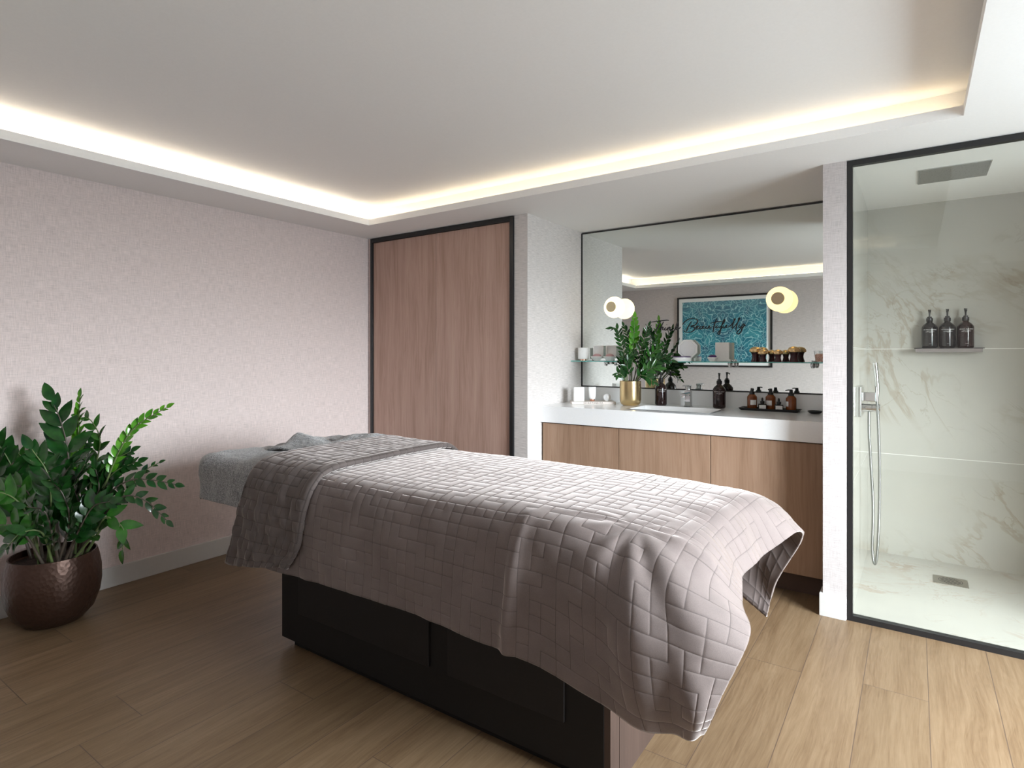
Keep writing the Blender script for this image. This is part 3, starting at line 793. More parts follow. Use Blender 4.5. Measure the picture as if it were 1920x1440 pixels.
# ---------------------------------------------------------------- picture on the front wall (seen in the mirror)
t = thing('framed_picture', 'large black-framed print of rippling blue pool water reflected in the mirror', 'picture', (-2.128, -.1, 1.11))
PX0, PX1, PZ0, PZ1 = -2.746, -1.509, 1.11, 2.07
f = .022
rel(boxes('frame', [(PX0, PX0+f, -.1, -.07, PZ0, PZ1), (PX1-f, PX1, -.1, -.07, PZ0, PZ1), (PX0+f, PX1-f, -.1, -.07, PZ0, PZ0+f), (PX0+f, PX1-f, -.1, -.07, PZ1-f, PZ1)], M_black), t)
rel(box('mount_board', PX0+f, PX1-f, -.1, -.088, PZ0+f, PZ1-f, M_white), t)
M_pool = mat('pool_print', (.05, .3, .38), .5); q = NT(M_pool)
x, y, z = q.pos(); cx = (PX0+PX1)/2; cz = (PZ0+PZ1)/2
ax = q.math('ABSOLUTE', q.math('SUBTRACT', x, cx)); zz = q.math('SUBTRACT', z, cz)
p0 = q.comb(ax, zz, 0)
nz = q.n.new('ShaderNodeTexNoise'); q.l.new(p0, nz.inputs['Vector']); nz.inputs['Scale'].default_value = 5; nz.inputs['Detail'].default_value = 2
ad = q.n.new('ShaderNodeVectorMath'); ad.operation = 'SCALE'; q.l.new(nz.outputs['Color'], ad.inputs[0]); ad.inputs['Scale'].default_value = .34
a2 = q.n.new('ShaderNodeVectorMath'); a2.operation = 'ADD'; q.l.new(p0, a2.inputs[0]); q.l.new(ad.outputs[0], a2.inputs[1])
def vor(scale, w_):
    v = q.n.new('ShaderNodeTexVoronoi'); v.feature = 'DISTANCE_TO_EDGE'; v.voronoi_dimensions = '2D'; q.l.new(a2.outputs[0], v.inputs['Vector']); v.inputs['Scale'].default_value = scale
    k = q.n.new('ShaderNodeMapRange'); q.l.new(v.outputs['Distance'], k.inputs[0]); k.inputs[1].default_value = 0; k.inputs[2].default_value = w_; k.inputs[3].default_value = 1; k.inputs[4].default_value = 0
    return k.outputs[0]
c1 = vor(15, .075); c2 = vor(27, .10)
basec = q.ramp(q.noise(a2.outputs[0], 6, 4, .6), [(.35, (.015, .10, .17)), (.5, (.015, .18, .25)), (.65, (.04, .28, .34))])
up = q.n.new('ShaderNodeMapRange'); q.l.new(zz, up.inputs[0]); up.inputs[1].default_value = .15; up.inputs[2].default_value = .45
basec = q.mix(q.math('MULTIPLY', up.outputs[0], .5), basec, (.20, .28, .34))
cc = q.mix(q.math('MULTIPLY', c1, .8), basec, (.55, .85, .85)); cc = q.mix(q.math('MULTIPLY', c2, .38), cc, (.35, .75, .78))
q.color(cc)
rel(box('print', PX0+f+.048, PX1-f-.048, -.088, -.086, PZ0+f+.048, PZ1-f-.048, M_pool), t)

# ---------------------------------------------------------------- shower
t = thing('shower_screen', 'fixed glass shower screen in a black frame', 'shower screen', (.35, 3.24, 0))
rel(boxes('frame', [(-.270, -.2475, 3.227, 3.26, 0, ZC-.003), (-.2475, XSR-.001, 3.227, 3.26, 0, .026), (-.2475, XSR-.001, 3.227, 3.26, ZC-.028, ZC-.003)], M_black), t)
rel(box('glass_pane', -.2475, XSR-.001, 3.240, 3.248, .026, ZC-.028, M_glass), t)
t = thing('rain_shower_head', 'rectangular brushed steel rain shower plate flush in the shower ceiling', 'shower head', (.155, 3.69, 2.198))
M_rain = mat('perforated_steel', (.42, .43, .43), .35, .9); q = NT(M_rain)
vv = q.n.new('ShaderNodeTexVoronoi'); q.l.new(q.comb(*q.pos()), vv.inputs['Vector']); vv.inputs['Scale'].default_value = 90
q.color(q.ramp(vv.outputs['Distance'], [(.08, (.08, .08, .08)), (.22, (.45, .46, .46))]))
rel(box('plate', .016, .294, 3.557, 3.835, 2.1965, 2.1995, M_rain, bev=.001), t)
rel(boxes('rim', [(.010, .016, 3.551, 3.841, 2.196, 2.1998), (.294, .300, 3.551, 3.841, 2.196, 2.1998), (.016, .294, 3.551, 3.557, 2.196, 2.1998), (.016, .294, 3.835, 3.841, 2.196, 2.1998)], M_chrome), t)
t = thing('floor_drain', 'square steel drain grate in the shower floor', 'drain', (.159, 4.015, .028))
M_drain = noisy(mat('brushed_steel', (.36, .345, .31), .35, .85), 90, .05)
box('plate', -.077, .077, -.067, .067, 0, .003, M_drain, t)
bm = bmesh.new()
for k in range(-4, 5):
    x = k*.0105; hy = math.sqrt(max(.0, .046**2-x*x))
    if hy > .008: add_box(bm, x-.0026, x+.0026, -hy, hy, .003, .0034)
bmesh.ops.rotate(bm, verts=bm.verts, cent=(0, 0, 0), matrix=Matrix.Rotation(-.5, 3, 'Z'))
bm_obj('slots', bm, M_plug, t)
bm = bmesh.new(); n = 40
ri = [[bm.verts.new((r*math.cos(2*PI*k/n), r*math.sin(2*PI*k/n), .0034)) for k in range(n)] for r in (.052, .055)]
for k in range(n): bm.faces.new((ri[0][k], ri[1][k], ri[1][(k+1) % n], ri[0][(k+1) % n]))
bm_obj('grate_ring', bm, M_plug, t)
# shelf + bottles
t = thing('shower_shelf', 'small chrome shelf holding three dark bottles on the marble shower wall', 'shelf', (.159, 4.30, 1.29))
rel(box('top', -.006, .324, 4.245, 4.358, 1.313, 1.3175, M_black), t)
rel(boxes('rail', [(.001, .316, 4.252, 4.258, 1.292, 1.313), (.001, .007, 4.258, 4.358, 1.292, 1.313), (.310, .316, 4.258, 4.358, 1.292, 1.313)], M_chrome), t)
pump_bottle('black pump bottle, left of the three on the shower shelf', (.070, 4.302, 1.3177), .05, M_blackbottle, 'pump bottles on the shower shelf')
pump_bottle('black pump bottle, middle of the three on the shower shelf', (.1555, 4.302, 1.3177), .05, M_blackbottle, 'pump bottles on the shower shelf')
pump_bottle('dark reddish-brown pump bottle, right of the three on the shower shelf', (.241, 4.302, 1.3177), .05, M_brown, 'pump bottles on the shower shelf')
# hand shower
t = thing('hand_shower', 'chrome hand shower with valve plate and long hanging hose on the shower wall', 'shower', (-.25, 3.66, 1.0))
M_steelplate = noisy(mat('satin_chrome', (.55, .57, .56), .18, 1.0), 30, .04)
rel(box('valve_plate', -.25, -.234, 3.560, 3.78, .950, 1.108, M_steelplate, bev=.002), t)
rel(boxes('handset_holder', [(-.234, -.160, 3.650, 3.695, 1.028, 1.076)], M_chrome, bev=.003), t)
o = lathe('mixer_knob', [(0, 0), (.022, 0), (.022, .042), (.0205, .043), (.0205, .046), (.022, .047), (.022, .080), (0, .080)], M_chrome, None, 28, Matrix.Translation((-.234, 3.668, .992)) @ Matrix.Rotation(PI/2, 4, 'Y')); rel(o, t)
rel(tube('handset', [(-.168, 3.650, 1.03), (-.166, 3.652, 1.09), (-.170, 3.660, 1.16), (-.178, 3.672, 1.232)], [.009, .010, .012, .0125], M_chrome), t)
hose = catmull([(-.168, 3.650, 1.03), (-.163, 3.652, .93), (-.157, 3.655, .70), (-.158, 3.655, .45), (-.166, 3.655, .24), (-.178, 3.657, .162), (-.190, 3.66, .24), (-.186, 3.665, .45), (-.196, 3.668, .68), (-.205, 3.668, .86), (-.205, 3.668, .972)], 10)
M_hose = mat('ribbed_chrome_hose', (.26, .265, .26), .35, 1.0); q = NT(M_hose)
wv = q.n.new('ShaderNodeTexWave'); wv.bands_direction = 'Z'; wv.inputs['Scale'].default_value = 120; q.l.new(q.comb(*q.pos()), wv.inputs['Vector']); q.bump(wv.outputs['Fac'], .4, .001)
rel(tube('hose', [tuple(p) for p in hose], .0068, M_hose), t)

# ---------------------------------------------------------------- treatment table
t = thing('treatment_table', 'long treatment table on a dark drawer base, under quilted blanket', 'treatment table', (-1.51, 1.9, 0))
TX0, TX1, TY0, TY1 = -2.302, -.722, 1.54, 2.24
rel(box('base', TX0, TX1-.02, TY0, TY1, .035, .56, M_darkpanel, bev=.002), t)
rel(box('plinth', TX0+.05, TX1-.05, TY0+.03, TY1-.03, 0, .035, M_darkpanel), t)
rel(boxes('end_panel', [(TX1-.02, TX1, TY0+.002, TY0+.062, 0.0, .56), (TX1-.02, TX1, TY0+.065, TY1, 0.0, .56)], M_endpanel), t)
M_drawer = noisy(mat('dark_drawer_front', (.011, .009, .0085), .55, spec=.25), 150, .1)
for (a, b, z0_, z1_) in ((-2.17, -1.42, .17, .44), (-1.33, -.87, .17, .44)):
    d = rel(box('drawer', a, b, TY0-.010, TY0-.0005, z0_, z1_, M_drawer, bev=.0015), t)
    for hx in ((-1.95, -1.50) if a < -2 else (-1.27,)):
        k = box('finger_pull', hx-.04, hx+.04, TY0-.016, TY0-.010, z1_-.026, z1_-.010, M_plug, d, .002)
rel(box('lift_column_housing', -2.2, -.85, 1.62, 2.16, .56, .62, M_darkpanel), t)
rel(box('mattress', -2.80, -.76, 1.495, 2.265, .62, .762, M_pad, bev=.045, seg=5), t)

# ---------------------------------------------------------------- quilt pattern
rs = np.random.RandomState(7)
NCI, NCJ = 90, 70
ids = np.arange(NCI*NCJ).reshape(NCI, NCJ); sz = {}
grp = ids.copy()
for _ in range(int(NCI*NCJ*.66)):
    i, j = rs.randint(NCI-1), rs.randint(NCJ-1)
    di, dj = (1, 0) if rs.rand() < .5 else (0, 1)
    a, b = grp[i, j], grp[i+di, j+dj]
    if a != b and np.sum(grp[max(0, i-3):i+5, max(0, j-3):j+5] == a)+np.sum(grp[max(0, i-3):i+5, max(0, j-3):j+5] == b) <= 3:
        grp[grp == b] = a
EV = np.zeros((NCI+1, NCJ), bool); EV[1:-1] = grp[1:] != grp[:-1]; EV[0] = EV[-1] = True      # edges at u = i
EH = np.zeros((NCI, NCJ+1), bool); EH[:, 1:-1] = grp[:, 1:] != grp[:, :-1]; EH[:, 0] = EH[:, -1] = True
def quilt(U, V, cell=.0415, width=.075):
    a = np.clip(U, 0, None)/cell; b = np.clip(V, 0, None)/cell
    i = np.clip(np.floor(a).astype(int), 0, NCI-1); j = np.clip(np.floor(b).astype(int), 0, NCJ-1); fa = a-i; fb = b-j
    big = 9.0
    d = np.minimum.reduce([np.where(EV[i, j], fa, big), np.where(EV[i+1, j], 1-fa, big), np.where(EH[i, j], fb, big), np.where(EH[i, j+1], 1-fb, big),
                           np.hypot(fa, fb), np.hypot(1-fa, fb), np.hypot(fa, 1-fb), np.hypot(1-fa, 1-fb)])
    d = np.minimum(d, .5)
    return .45*(1-np.exp(-(d/.05)**1.5))+.55*(1-np.exp(-(d/.28)**1.6)), d

def cloth_from_lattice(name, L, du, mat_, parent, amp=.004, seedoff=0, wrinkle=None, thick=.010, uoff=0.0, voff=0.0, cell=.0415):
    """L: (nu, nv, 3) lattice; resampled smoothly at about du metres, quilted and wrinkled"""
    L = np.array(L, float); nu, nv = L.shape[:2]
    # arc lengths for metric parameters
    ul = np.linalg.norm(np.diff(L, axis=0), axis=-1); vl = np.linalg.norm(np.diff(L, axis=1), axis=-1)
    us = np.concatenate([[0], np.cumsum(ul.mean(1))]); vs_ = np.concatenate([[0], np.cumsum(vl.mean(0))])
    # sample finely beside every stitch line, coarsely between
    fr_ = np.array([0, .055, .15, .30, .5, .70, .85, .945])
    def samp(mx, off):
        k0 = int(math.floor(off/cell)); n_ = int(mx/cell)+3
        a_ = ((np.arange(k0, k0+n_)[:, None]+fr_[None])*cell).ravel()-off
        a_ = a_[(a_ > .004) & (a_ < mx-.004)]
        return np.concatenate([[0], a_, [mx]])
    U = samp(us[-1], uoff); V = samp(vs_[-1], voff)
    tu = np.interp(U, us, np.arange(nu)); tv = np.interp(V, vs_, np.arange(nv))
    A = cr_eval(L, tu); B = cr_eval(np.swapaxes(A, 0, 1), tv); P = np.swapaxes(B, 0, 1)
    UU, VV = np.meshgrid(U, V, indexing='ij')
    N = grid_normals(P); N[N[..., 2] < 0] *= 1
    mid = N[len(U)//2, len(V)//2]
    if mid[2] < 0: N = -N
    if wrinkle is not None: P = P+N*wrinkle(UU, VV, U[-1], V[-1], P)[..., None]
    N2 = grid_normals(P)
    if N2[len(U)//2, len(V)//2][2] < 0: N2 = -N2
    Q, d = quilt(UU+uoff+1e-7, VV+voff+1e-7, cell)
    P = P+N2*(Q*amp)[..., None]
    o = grid_mesh(name, P, mat_, parent)
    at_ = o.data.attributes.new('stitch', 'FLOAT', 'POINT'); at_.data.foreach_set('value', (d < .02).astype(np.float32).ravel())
    m = o.modifiers.new('thickness', 'SOLIDIFY'); m.thickness = thick; m.offset = 0
    return o

# near hem -> far hem stations (10 rows) for stations head -> foot
def column(x, zh=.405, y_out=0.0, zt=.0, xs_=0.0):
    yo = y_out
    return [(x+xs_, 1.415-yo, zh), (x, 1.418-yo, .53), (x, 1.425-yo*.6, .66), (x, 1.455, .755+zt*.5), (x, 1.53, .797+zt), (x, 1.78, .806+zt), (x, 2.05, .806+zt), (x, 2.245, .795+zt), (x, 2.325, .735), (x, 2.345, .60), (x, 2.355, .43)]
cols = [column(-2.37, .40), column(-2.25, .398), column(-2.0, .400), column(-1.75, .412), column(-1.5, .414, .004), column(-1.25, .413, .0), column(-1.05, .408, .008), column(-.88, .392, .004)]
cols.append([(-.74, 1.402, .362), (-.745, 1.400, .50), (-.75, 1.410, .65), (-.755, 1.455, .745), (-.76, 1.55, .790), (-.76, 1.78, .800), (-.77, 2.05, .802), (-.79, 2.245, .79), (-.80, 2.33, .725), (-.78, 2.36, .59), (-.76, 2.375, .42)])
cols.append([(-.59, 1.415, .332), (-.60, 1.378, .46), (-.61, 1.385, .61), (-.63, 1.455, .715), (-.63, 1.56, .772), (-.62, 1.78, .788), (-.63, 2.05, .794), (-.64, 2.25, .782), (-.64, 2.35, .715), (-.62, 2.39, .57), (-.62, 2.405, .36)])
cols.append([(-.475, 1.425, .328), (-.465, 1.380, .44), (-.465, 1.385, .58), (-.485, 1.445, .672), (-.495, 1.59, .730), (-.50, 1.80, .748), (-.48, 2.05, .768), (-.46, 2.26, .762), (-.45, 2.37, .690), (-.50, 2.41, .50), (-.53, 2.42, .30)])
cols.append([(-.425, 1.435, .355), (-.392, 1.415, .44), (-.352, 1.455, .54), (-.340, 1.53, .595), (-.392, 1.66, .605), (-.425, 1.84, .618), (-.398, 2.06, .632), (-.336, 2.28, .655), (-.350, 2.36, .585), (-.44, 2.41, .40), (-.475, 2.425, .262)])

def wr(UU, VV, um, vm, P):
    vn = VV/vm
    side = np.clip((.32-vn)/.22, 0, 1)                        # near hanging side
    far = np.clip((vn-.72)/.2, 0, 1)
    foot = np.clip((UU-um+.75)/.5, 0, 1)
    w_ = vnoise(UU*5.0, VV*3.0, 11)*.007*(.25+side)
    w_ += vnoise(UU*14+VV*7, VV*9, 12)*.0042*(.15+side+.5*far)
    w_ += vnoise(UU*2.2, VV*2.2, 13)*.006
    # hanging folds on the near side, stronger towards the foot corner
    ph = UU*19+2.0*vnoise(UU*3, VV*2, 14)
    w_ += side*foot*np.sin(ph)*.011
    w_ += np.exp(-((UU-um+.62+.10*(.32-vn))/.020)**2)*side*.020     # single long crease
    # diagonal pull folds fanning from the near foot corner of the table
    dx = UU-um+.30; dv = vn-.30
    rr_ = np.hypot(dx, dv*1.8)
    w_ += (dv < .06)*foot*np.clip(1-np.hypot(dx/.42, dv/.36), 0, 1)*np.clip((rr_-.03)/.14, 0, 1)*np.sin(9*np.arctan2(dv*1.8, dx)+1)*.011*np.clip((.06-dv)/.08, 0, 1)
    w_ += np.clip((UU-um+.35)/.3, 0, 1)*np.sin(VV*26+1.5*vnoise(VV*3, UU*4, 15))*.006*np.clip((vn-.28)/.12, 0, 1)
    return w_
t = thing('quilted_blanket', 'taupe velvet quilted blanket draped over the treatment table', 'blanket', (-1.4, 1.9, .8))
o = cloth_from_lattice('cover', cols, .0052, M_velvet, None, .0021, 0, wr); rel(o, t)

# folded-back band at the head end
def bcol(xh, xt, dz, zh, dy=0.0):
    return [(xh, 1.385-dy, zh), (xh*.5+xt*.5+.01, 1.388-dy, .52), (xt*.8+xh*.2, 1.398-dy, .65), (xt, 1.435-dy*.5, .765+dz*.5), (xt, 1.53, .822+dz), (xt, 1.78, .832+dz), (xt, 2.05, .834+dz), (xt-.01, 2.255, .822+dz), (xt-.02, 2.345, .755), (xt-.03, 2.365, .60), (xt-.03, 2.375, .45)]
band = [bcol(-2.40, -2.29, -.022, .42, -.022), bcol(-2.445, -2.345, -.018, .385, -.012), bcol(-2.475, -2.372, -.004, .372), bcol(-2.43, -2.34, .006, .368), bcol(-2.33, -2.22, .004, .385, .006), bcol(-2.20, -2.09, .002, .405, .002),
        bcol(-2.10, -1.985, .002, .425), bcol(-2.062, -1.950, .003, .430), bcol(-2.052, -1.938, -.006, .428, -.010), bcol(-2.062, -1.948, -.016, .430, -.02)]
def wr2(UU, VV, um, vm, P):
    vn = VV/vm; side = np.clip((.34-vn)/.22, 0, 1); a = np.clip(UU/.06, 0, 1)*np.clip((um-UU)/.06, 0, 1)
    return a*(vnoise(UU*14, VV*6, 21)*.004*(.5+side)+vnoise(UU*30+VV*16, VV*22, 22)*.0042*(.4+side)+np.sin(UU*22+2*vnoise(UU*3, VV*3, 23))*.0015*side)
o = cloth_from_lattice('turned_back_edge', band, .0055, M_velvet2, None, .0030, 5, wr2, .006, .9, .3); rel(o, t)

# ---------------------------------------------------------------- towels on the head end
def drape(name, x0, x1, yn, yf, ztop, r, over_x, over_y, mt, parent, zbot, du=.007, bumpf=None, uend=None):
    """cloth over the head end of the mattress: hangs on the -x end and both long sides"""
    def edge(s, lim, r):                    # s distance beyond straight part -> (horizontal, drop)
        q = r*PI/2
        h = np.where(s < 0, s, np.where(s < q, r*np.sin(np.clip(s, 0, q)/r), r))
        d = np.where(s < 0, 0, np.where(s < q, r*(1-np.cos(np.clip(s, 0, q)/r)), r+(s-q)))
        return h, d
    SX = np.linspace(-(over_x), x1-(x0+r), int((x1-x0+over_x)/du)); SY = np.linspace(-(over_y), (yf-yn-2*r)+over_y, int((yf-yn+2*over_y)/du))
    UU, VV = np.meshgrid(SX, SY, indexing='ij')
    hx, dx = edge(-UU, 0, r); X = x0+r-hx
    yl = yn+r; wd = (yf-yn-2*r)
    h1, d1 = edge(-VV, 0, r); h2, d2 = edge(VV-wd, 0, r)
    Y = np.where(VV < wd/2, yl-h1, yl+wd+h2); dy = np.where(VV < wd/2, d1, d2)
    k = 3.0; D = np.maximum(dx, dy)
    # pull the corner in so that it rounds
    cfac = np.clip(np.minimum(dx, dy)/.05, 0, 1)
    X = X+cfac*r*.2; Y = np.where(VV < wd/2, Y+cfac*r*.2, Y-cfac*r*.2)
    Z = ztop-D
    P = np.stack([X, Y, Z], -1); N = grid_normals(P)
    if N[-2, len(SY)//2][2] < 0: N = -N
    h = vnoise(UU*16, VV*16, 31)*.004+vnoise(UU*5, VV*5, 32)*.006+vnoise(UU*140, VV*140, 33)*.0012
    if bumpf is not None: h = h+bumpf(X, Y, dx, dy)
    P = P+N*h[..., None]
    P[..., 2] = np.maximum(P[..., 2], zbot+.008*vnoise(UU*12, VV*12, 34))
    o = grid_mesh(name, P, mt, parent); m = o.modifiers.new('thickness', 'SOLIDIFY'); m.thickness = .007; m.offset = 0
    return o
def tb(X, Y, dx, dy):
    b = .030*np.exp(-((Y-1.66)/.16)**2)*np.clip((X+2.86)/.2, 0, 1)*0
    s = -.016*np.exp(-((Y-1.78+.25*(X+2.6))/.012)**2)*(dx < .02)
    return b+s
t = thing('towel_cover', 'grey terry towel fitted over the head end of the treatment table', 'towel', (-2.6, 1.88, .57))
o = drape('towel_cloth', -2.862, -2.28, 1.455, 2.305, .795, .058, .248, .240, M_terry, None, .560, bumpf=tb); rel(o, t)
# loosely folded towel lying across the head rest
t = thing('folded_towel', 'loosely folded grey towel lying across the covered head rest', 'towel', (-2.58, 2.05, .80))
def fold_sheet(name, x0, x1, y0, y1, prof, yaw, seed, thick=.010):
    """sheet whose height follows prof over its length"""
    nu, nv = 90, 70
    u = np.linspace(0, 1, nu); v = np.linspace(0, 1, nv); UU, VV = np.meshgrid(u, v, indexing='ij')
    X = x0+(x1-x0)*UU; Y = y0+(y1-y0)*VV; Z = .803+prof(UU, VV)
    Z = Z+vnoise(UU*5, VV*5, seed)*.006+vnoise(UU*30, VV*30, seed+1)*.002
    c = np.array([(x0+x1)/2, (y0+y1)/2]); a = yaw
    XX = c[0]+(X-c[0])*math.cos(a)-(Y-c[1])*math.sin(a); YY = c[1]+(X-c[0])*math.sin(a)+(Y-c[1])*math.cos(a)
    P = np.stack([XX, YY, Z], -1)
    o = grid_mesh(name, P, M_terry); m = o.modifiers.new('thickness', 'SOLIDIFY'); m.thickness = thick; m.offset = 0
    return rel(o, t)
fold_sheet('lower_layer', -2.74, -2.36, 1.86, 2.29, lambda U, V: .026*np.sin(PI*np.clip(V, 0, 1))**.5*(.6+.4*np.sin(PI*U))-.01+.010*np.sin(U*9+V*4), .10, 41)
fold_sheet('turned_flap', -2.70, -2.34, 1.74, 1.99, lambda U, V: .058*np.exp(-((V-.62+.35*(U-.2))/.30)**2)*np.clip(1.15-U*.9, .1, 1)*np.clip(U/.12, .25, 1)+.004, .22, 43)
fold_sheet('far_layer', -2.60, -2.32, 2.02, 2.30, lambda U, V: .034*np.sin(PI*V)**.6*np.sin(PI*np.clip(U, 0, 1)*.9+.2)**.5+.004, -.15, 45)

# ---------------------------------------------------------------- plants
def leaflet(bm, base, dirv, side_n, L, W, curl=.15, n=7, fold=.25):
    """a pointed oval leaf: base point, growth direction, face normal"""
    d = dirv.normalized(); s = d.cross(side_n).normalized(); nn = s.cross(d).normalized()
    rows = []
    for k in range(n+1):
        f = k/n
        wd = W*.5*(math.sin(PI*min(1, f**.85))**.8)*(1-.18*f) if 0 < f < 1 else 0
        c = base+d*(L*f)-nn*(curl*L*f*f)
        if wd < 1e-6: rows.append([bm.verts.new(c)])
        else: rows.append([bm.verts.new(c-s*wd+nn*wd*fold), bm.verts.new(c), bm.verts.new(c+s*wd+nn*wd*fold)])
    for a, b in zip(rows, rows[1:]):
        if len(a) == 1 and len(b) == 3:
            bm.faces.new((a[0], b[1], b[0])); bm.faces.new((a[0], b[2], b[1]))
        elif len(a) == 3 and len(b) == 1:
            bm.faces.new((a[0], a[1], b[0])); bm.faces.new((a[1], a[2], b[0]))
        elif len(a) == 3:
            bm.faces.new((a[0], a[1], b[1], b[0])); bm.faces.new((a[1], a[2], b[2], b[1]))

def frond(parent, pts, npairs, L, kind, rnd, start=.34, r0=.0075, wratio=.54):
    C = catmull(pts, 10); n = len(C)
    seg = np.linalg.norm(np.diff(C, axis=0), axis=1); S = np.concatenate([[0], np.cumsum(seg)]); tot = S[-1]
    rads = [float(r0*(1-.75*s/tot)) for s in S]
    bm = bmesh.new(); add_tube(bm, [tuple(p) for p in C], rads, 7)
    stalk = bm_obj('stalk', bm, M_stalk if kind or rnd.random() < .5 else M_stalk_dark, parent, True)
    bm = bmesh.new()
    face = Vector((rnd.uniform(-.5, .5), -1, rnd.uniform(.1, .8))).normalized()
    for i in range(npairs):
        f = start+(1-start)*(i+.3)/npairs
        s = f*tot; k = min(n-2, int(np.searchsorted(S, s))-1); k = max(k, 0)
        a = (s-S[k])/max(seg[k], 1e-6); p = Vector([float(q) for q in C[k]*(1-a)+C[k+1]*a]); tg = Vector([float(q) for q in C[k+1]-C[k]]).normalized()
        sd = tg.cross(face).normalized()
        ang = math.radians(62-34*f) if kind != 1 else math.radians(30)
        ln = L*(1.0-.35*abs(f-.62)/.6)*(1-.25*(f > .9))
        for sg in (-1, 1):
            d = tg*math.cos(ang)+sd*sg*math.sin(ang)
            d = d+Vector((rnd.uniform(-.14, .14), rnd.uniform(-.14, .14), rnd.uniform(-.1, .14)))
            nn = face+Vector((rnd.uniform(-.35, .35), rnd.uniform(-.35, .35), rnd.uniform(-.3, .3)))-sd*sg*.3
            leaflet(bm, p+Vector((0, 0, 0))+tg*(sg*.12*L*.5), d, nn, ln*rnd.uniform(.88, 1.08), ln*wratio*rnd.uniform(.9, 1.1), rnd.uniform(.02, .22), fold=rnd.uniform(.1, .35))
    tg = Vector([float(q) for q in C[-1]-C[-3]]).normalized()
    leaflet(bm, Vector([float(q) for q in C[-1]]), tg, face, L*.7, L*.7*wratio, .1)
    m = M_leaf_new if kind == 1 else (M_leaf_mid if (rnd.random() < .22) else M_leaf)
    lf = bm_obj('leaflets', bm, m, stalk, True)
    return stalk

rnd = random.Random(5)
BIG = [(0,7,0.125,[(0.028,0.02,0.285),(0.079,0.0,0.548),(0.084,-0.02,0.807),(0.049,-0.02,0.96),(0.008,-0.02,1.057)]),(1,12,0.06,[(0.055,0.06,0.271),(0.071,0.06,0.532),(0.078,0.05,0.796),(0.088,0.05,1.069)]),(0,9,0.065,[(-0.026,0.03,0.281),(-0.031,0.05,0.665),(-0.037,0.05,0.874),(-0.052,0.05,0.999)]),(1,11,0.055,[(0.164,0.0,0.317),(0.228,0.0,0.599),(0.31,0.0,0.804),(0.394,0.0,0.932),(0.54,0.0,1.024)]),(0,8,0.07,[(0.066,0.08,0.29),(0.11,0.1,0.654),(0.152,0.1,0.84),(0.11,0.1,0.946),(0.057,0.1,0.967)]),(0,9,0.06,[(0.186,-0.02,0.324),(0.269,-0.04,0.584),(0.389,-0.05,0.682),(0.502,-0.05,0.687),(0.61,-0.05,0.667)]),(0,7,0.045,[(0.135,0.05,0.3),(0.258,0.05,0.535),(0.349,0.05,0.652),(0.414,0.05,0.717),(0.474,0.05,0.749)]),(0,9,0.058,[(0.213,-0.05,0.33),(0.309,-0.08,0.544),(0.41,-0.1,0.623),(0.508,-0.1,0.599),(0.6,-0.1,0.512)]),(0,5,0.09,[(0.21,-0.08,0.332),(0.283,-0.12,0.457),(0.351,-0.14,0.536),(0.435,-0.15,0.485),(0.431,-0.15,0.393)]),(0,10,0.07,[(0.066,0.08,0.29),(0.144,0.1,0.575),(0.224,0.1,0.694),(0.338,0.1,0.745)]),(0,10,0.07,[(0.037,0.12,0.276),(0.102,0.14,0.592),(0.17,0.14,0.726),(0.277,0.14,0.791)]),(0,8,0.1,[(0.012,-0.05,0.309),(0.082,-0.12,0.555),(0.099,-0.16,0.735),(0.043,-0.18,0.854)]),(0,9,0.1,[(-0.079,0.0,0.292),(-0.143,0.0,0.574),(-0.199,-0.01,0.755),(-0.244,-0.06,0.902)]),(0,9,0.1,[(-0.105,0.0,0.292),(-0.165,-0.02,0.528),(-0.231,-0.06,0.739),(-0.291,-0.13,0.875)]),(0,8,0.1,[(0.014,-0.1,0.327),(0.027,-0.16,0.517),(-0.035,-0.2,0.648),(-0.16,-0.22,0.676)]),(0,7,0.09,[(0.039,-0.1,0.327),(0.007,-0.18,0.475),(-0.066,-0.22,0.523),(-0.165,-0.24,0.47)]),(0,8,0.09,[(0.116,-0.12,0.334),(0.211,-0.18,0.523),(0.202,-0.2,0.648),(0.159,-0.22,0.723)]),(0,8,0.09,[(0.138,-0.1,0.327),(0.244,-0.16,0.493),(0.319,-0.18,0.595),(0.405,-0.2,0.624)]),(0,8,0.085,[(-0.055,0.1,0.27),(-0.086,0.14,0.565),(-0.034,0.16,0.75),(0.033,0.18,0.828)]),(0,8,0.085,[(-0.095,0.1,0.27),(-0.139,0.09,0.577),(-0.154,0.06,0.715),(-0.186,0.02,0.801)]),(0,7,0.09,[(0.112,-0.05,0.322),(0.185,-0.08,0.544),(0.175,-0.1,0.673),(0.239,-0.12,0.775)]),(0,7,0.085,[(-0.054,0.0,0.292),(-0.047,-0.04,0.508),(-0.081,-0.06,0.639),(-0.168,-0.06,0.676)]),(0,6,0.08,[(0.108,-0.14,0.329),(0.107,-0.2,0.481),(0.054,-0.25,0.497),(0.002,-0.27,0.433)]),(0,7,0.085,[(0.111,0.02,0.298),(0.151,0.0,0.522),(0.215,0.0,0.625),(0.202,0.0,0.727)]),(0,7,0.085,[(0.036,0.0,0.292),(0.049,-0.05,0.561),(0.11,-0.08,0.718),(0.2,-0.1,0.796)]),(0,6,0.08,[(0.156,-0.14,0.329),(0.155,-0.2,0.457),(0.151,-0.24,0.587),(0.086,-0.26,0.616)])]
t = thing('potted_plant', 'large glossy green potted plant in a round bronze pot by the left wall', 'plant', (-3.402, 1.050, 0), YAW)
prof = [(0, 0), (.085, 0), (.118, .010), (.160, .055), (.183, .12), (.191, .18), (.190, .24), (.182, .29), (.172, .328), (.166, .328), (.174, .295), (.166, .280), (0, .280)]
lathe('pot', prof, M_pot, t, 56)
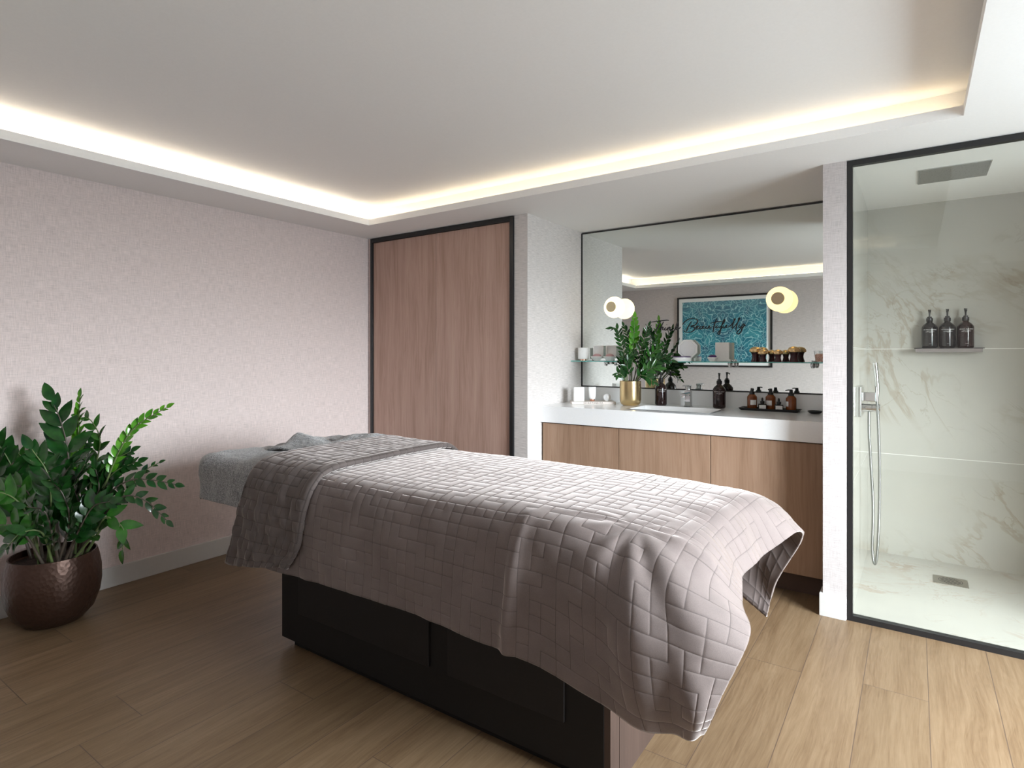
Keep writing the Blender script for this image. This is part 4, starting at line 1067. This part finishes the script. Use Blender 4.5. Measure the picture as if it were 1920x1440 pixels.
lathe('soil', [(0, .281), (.164, .281), (.164, .290), (.08, .302), (0, .300)], M_soil, t, 40)
for kind, nn_, L, pts in BIG:
    p = [list(q) for q in pts]
    p[0][2] = .29
    # keep stems rooted inside the pot
    r = math.hypot(p[0][0], p[0][1])
    if r > .12: p[0][0] *= .12/r; p[0][1] *= .12/r
    frond(t, p, nn_, L*1.14, kind, rnd, .36 if kind == 0 else .5)
SMALL = [(1,8,0.055,[(0.007,0.0,1.087),(0.011,0.0,1.222),(0.022,0.0,1.369),(0.027,-0.01,1.529)]),(0,10,0.05,[(-0.022,0.0,1.087),(-0.033,-0.02,1.222),(-0.071,-0.03,1.368),(-0.093,-0.03,1.448),(-0.137,-0.03,1.455)]),(0,10,0.05,[(-0.001,0.03,1.085),(0.007,0.0,1.222),(-0.005,0.01,1.369),(-0.036,0.04,1.473)]),(0,9,0.05,[(0.028,0.03,1.085),(0.047,-0.02,1.259),(0.079,-0.04,1.368),(0.108,-0.07,1.468)]),(0,6,0.06,[(0.023,-0.03,1.088),(0.074,-0.06,1.151),(0.139,-0.09,1.223),(0.212,-0.14,1.267)]),(0,6,0.06,[(0.029,0.0,1.087),(0.096,-0.06,1.187),(0.158,-0.1,1.252),(0.237,-0.15,1.238)]),(0,5,0.05,[(-0.03,-0.04,1.089),(-0.065,-0.07,1.133),(-0.095,-0.08,1.152),(-0.104,-0.09,1.138)]),(0,6,0.045,[(-0.037,0.0,1.087),(-0.051,0.0,1.149),(-0.066,0.0,1.204),(-0.081,0.0,1.237)]),(0,6,0.05,[(0.032,-0.02,1.088),(0.05,-0.04,1.15),(0.077,-0.05,1.187),(0.091,-0.05,1.252)]),(0,7,0.05,[(0.038,0.04,1.085),(0.072,-0.04,1.223),(0.115,-0.07,1.313),(0.146,-0.09,1.367)]),(0,5,0.062,[(0.028,-0.04,1.089),(0.07,-0.08,1.137),(0.122,-0.1,1.188),(0.167,-0.12,1.188)]),(0,6,0.06,[(0.037,0.0,1.087),(0.079,-0.04,1.187),(0.127,-0.08,1.281),(0.17,-0.11,1.331)]),(0,6,0.05,[(0.019,0.02,1.086),(0.052,-0.03,1.223),(0.079,-0.04,1.331),(0.091,-0.05,1.422)]),(0,5,0.055,[(0.014,-0.04,1.089),(0.048,-0.08,1.134),(0.084,-0.11,1.131),(0.129,-0.13,1.097)]),(0,5,0.05,[(-0.035,-0.03,1.088),(-0.054,-0.05,1.151),(-0.048,-0.06,1.205),(-0.07,-0.06,1.266)]),(0,6,0.05,[(-0.01,-0.05,1.089),(-0.021,-0.07,1.151),(-0.038,-0.08,1.205),(-0.018,-0.09,1.266)])]
t = thing('small_potted_plant', 'green leafy plant in a brushed gold pot on the worktop', 'plant', (-1.608, 3.752, ZT), YAW)
lathe('pot', [(0, 0), (.045, 0), (.062, .008), (.070, .024), (.0725, .045), (.0725, .168), (.070, .168), (.070, .150), (0, .150)], M_goldpot, t, 48)
lathe('soil', [(0, .151), (.069, .151), (.05, .158), (0, .156)], M_soil, t, 28)
for kind, nn_, L, pts in SMALL:
    p = [[q[0], q[1], q[2]-ZT] for q in pts]; p[0][2] = .152
    frond(t, p, nn_, L*1.18, kind, rnd, .33, .0035 if kind == 0 else .005, .46 if kind == 0 else .62)
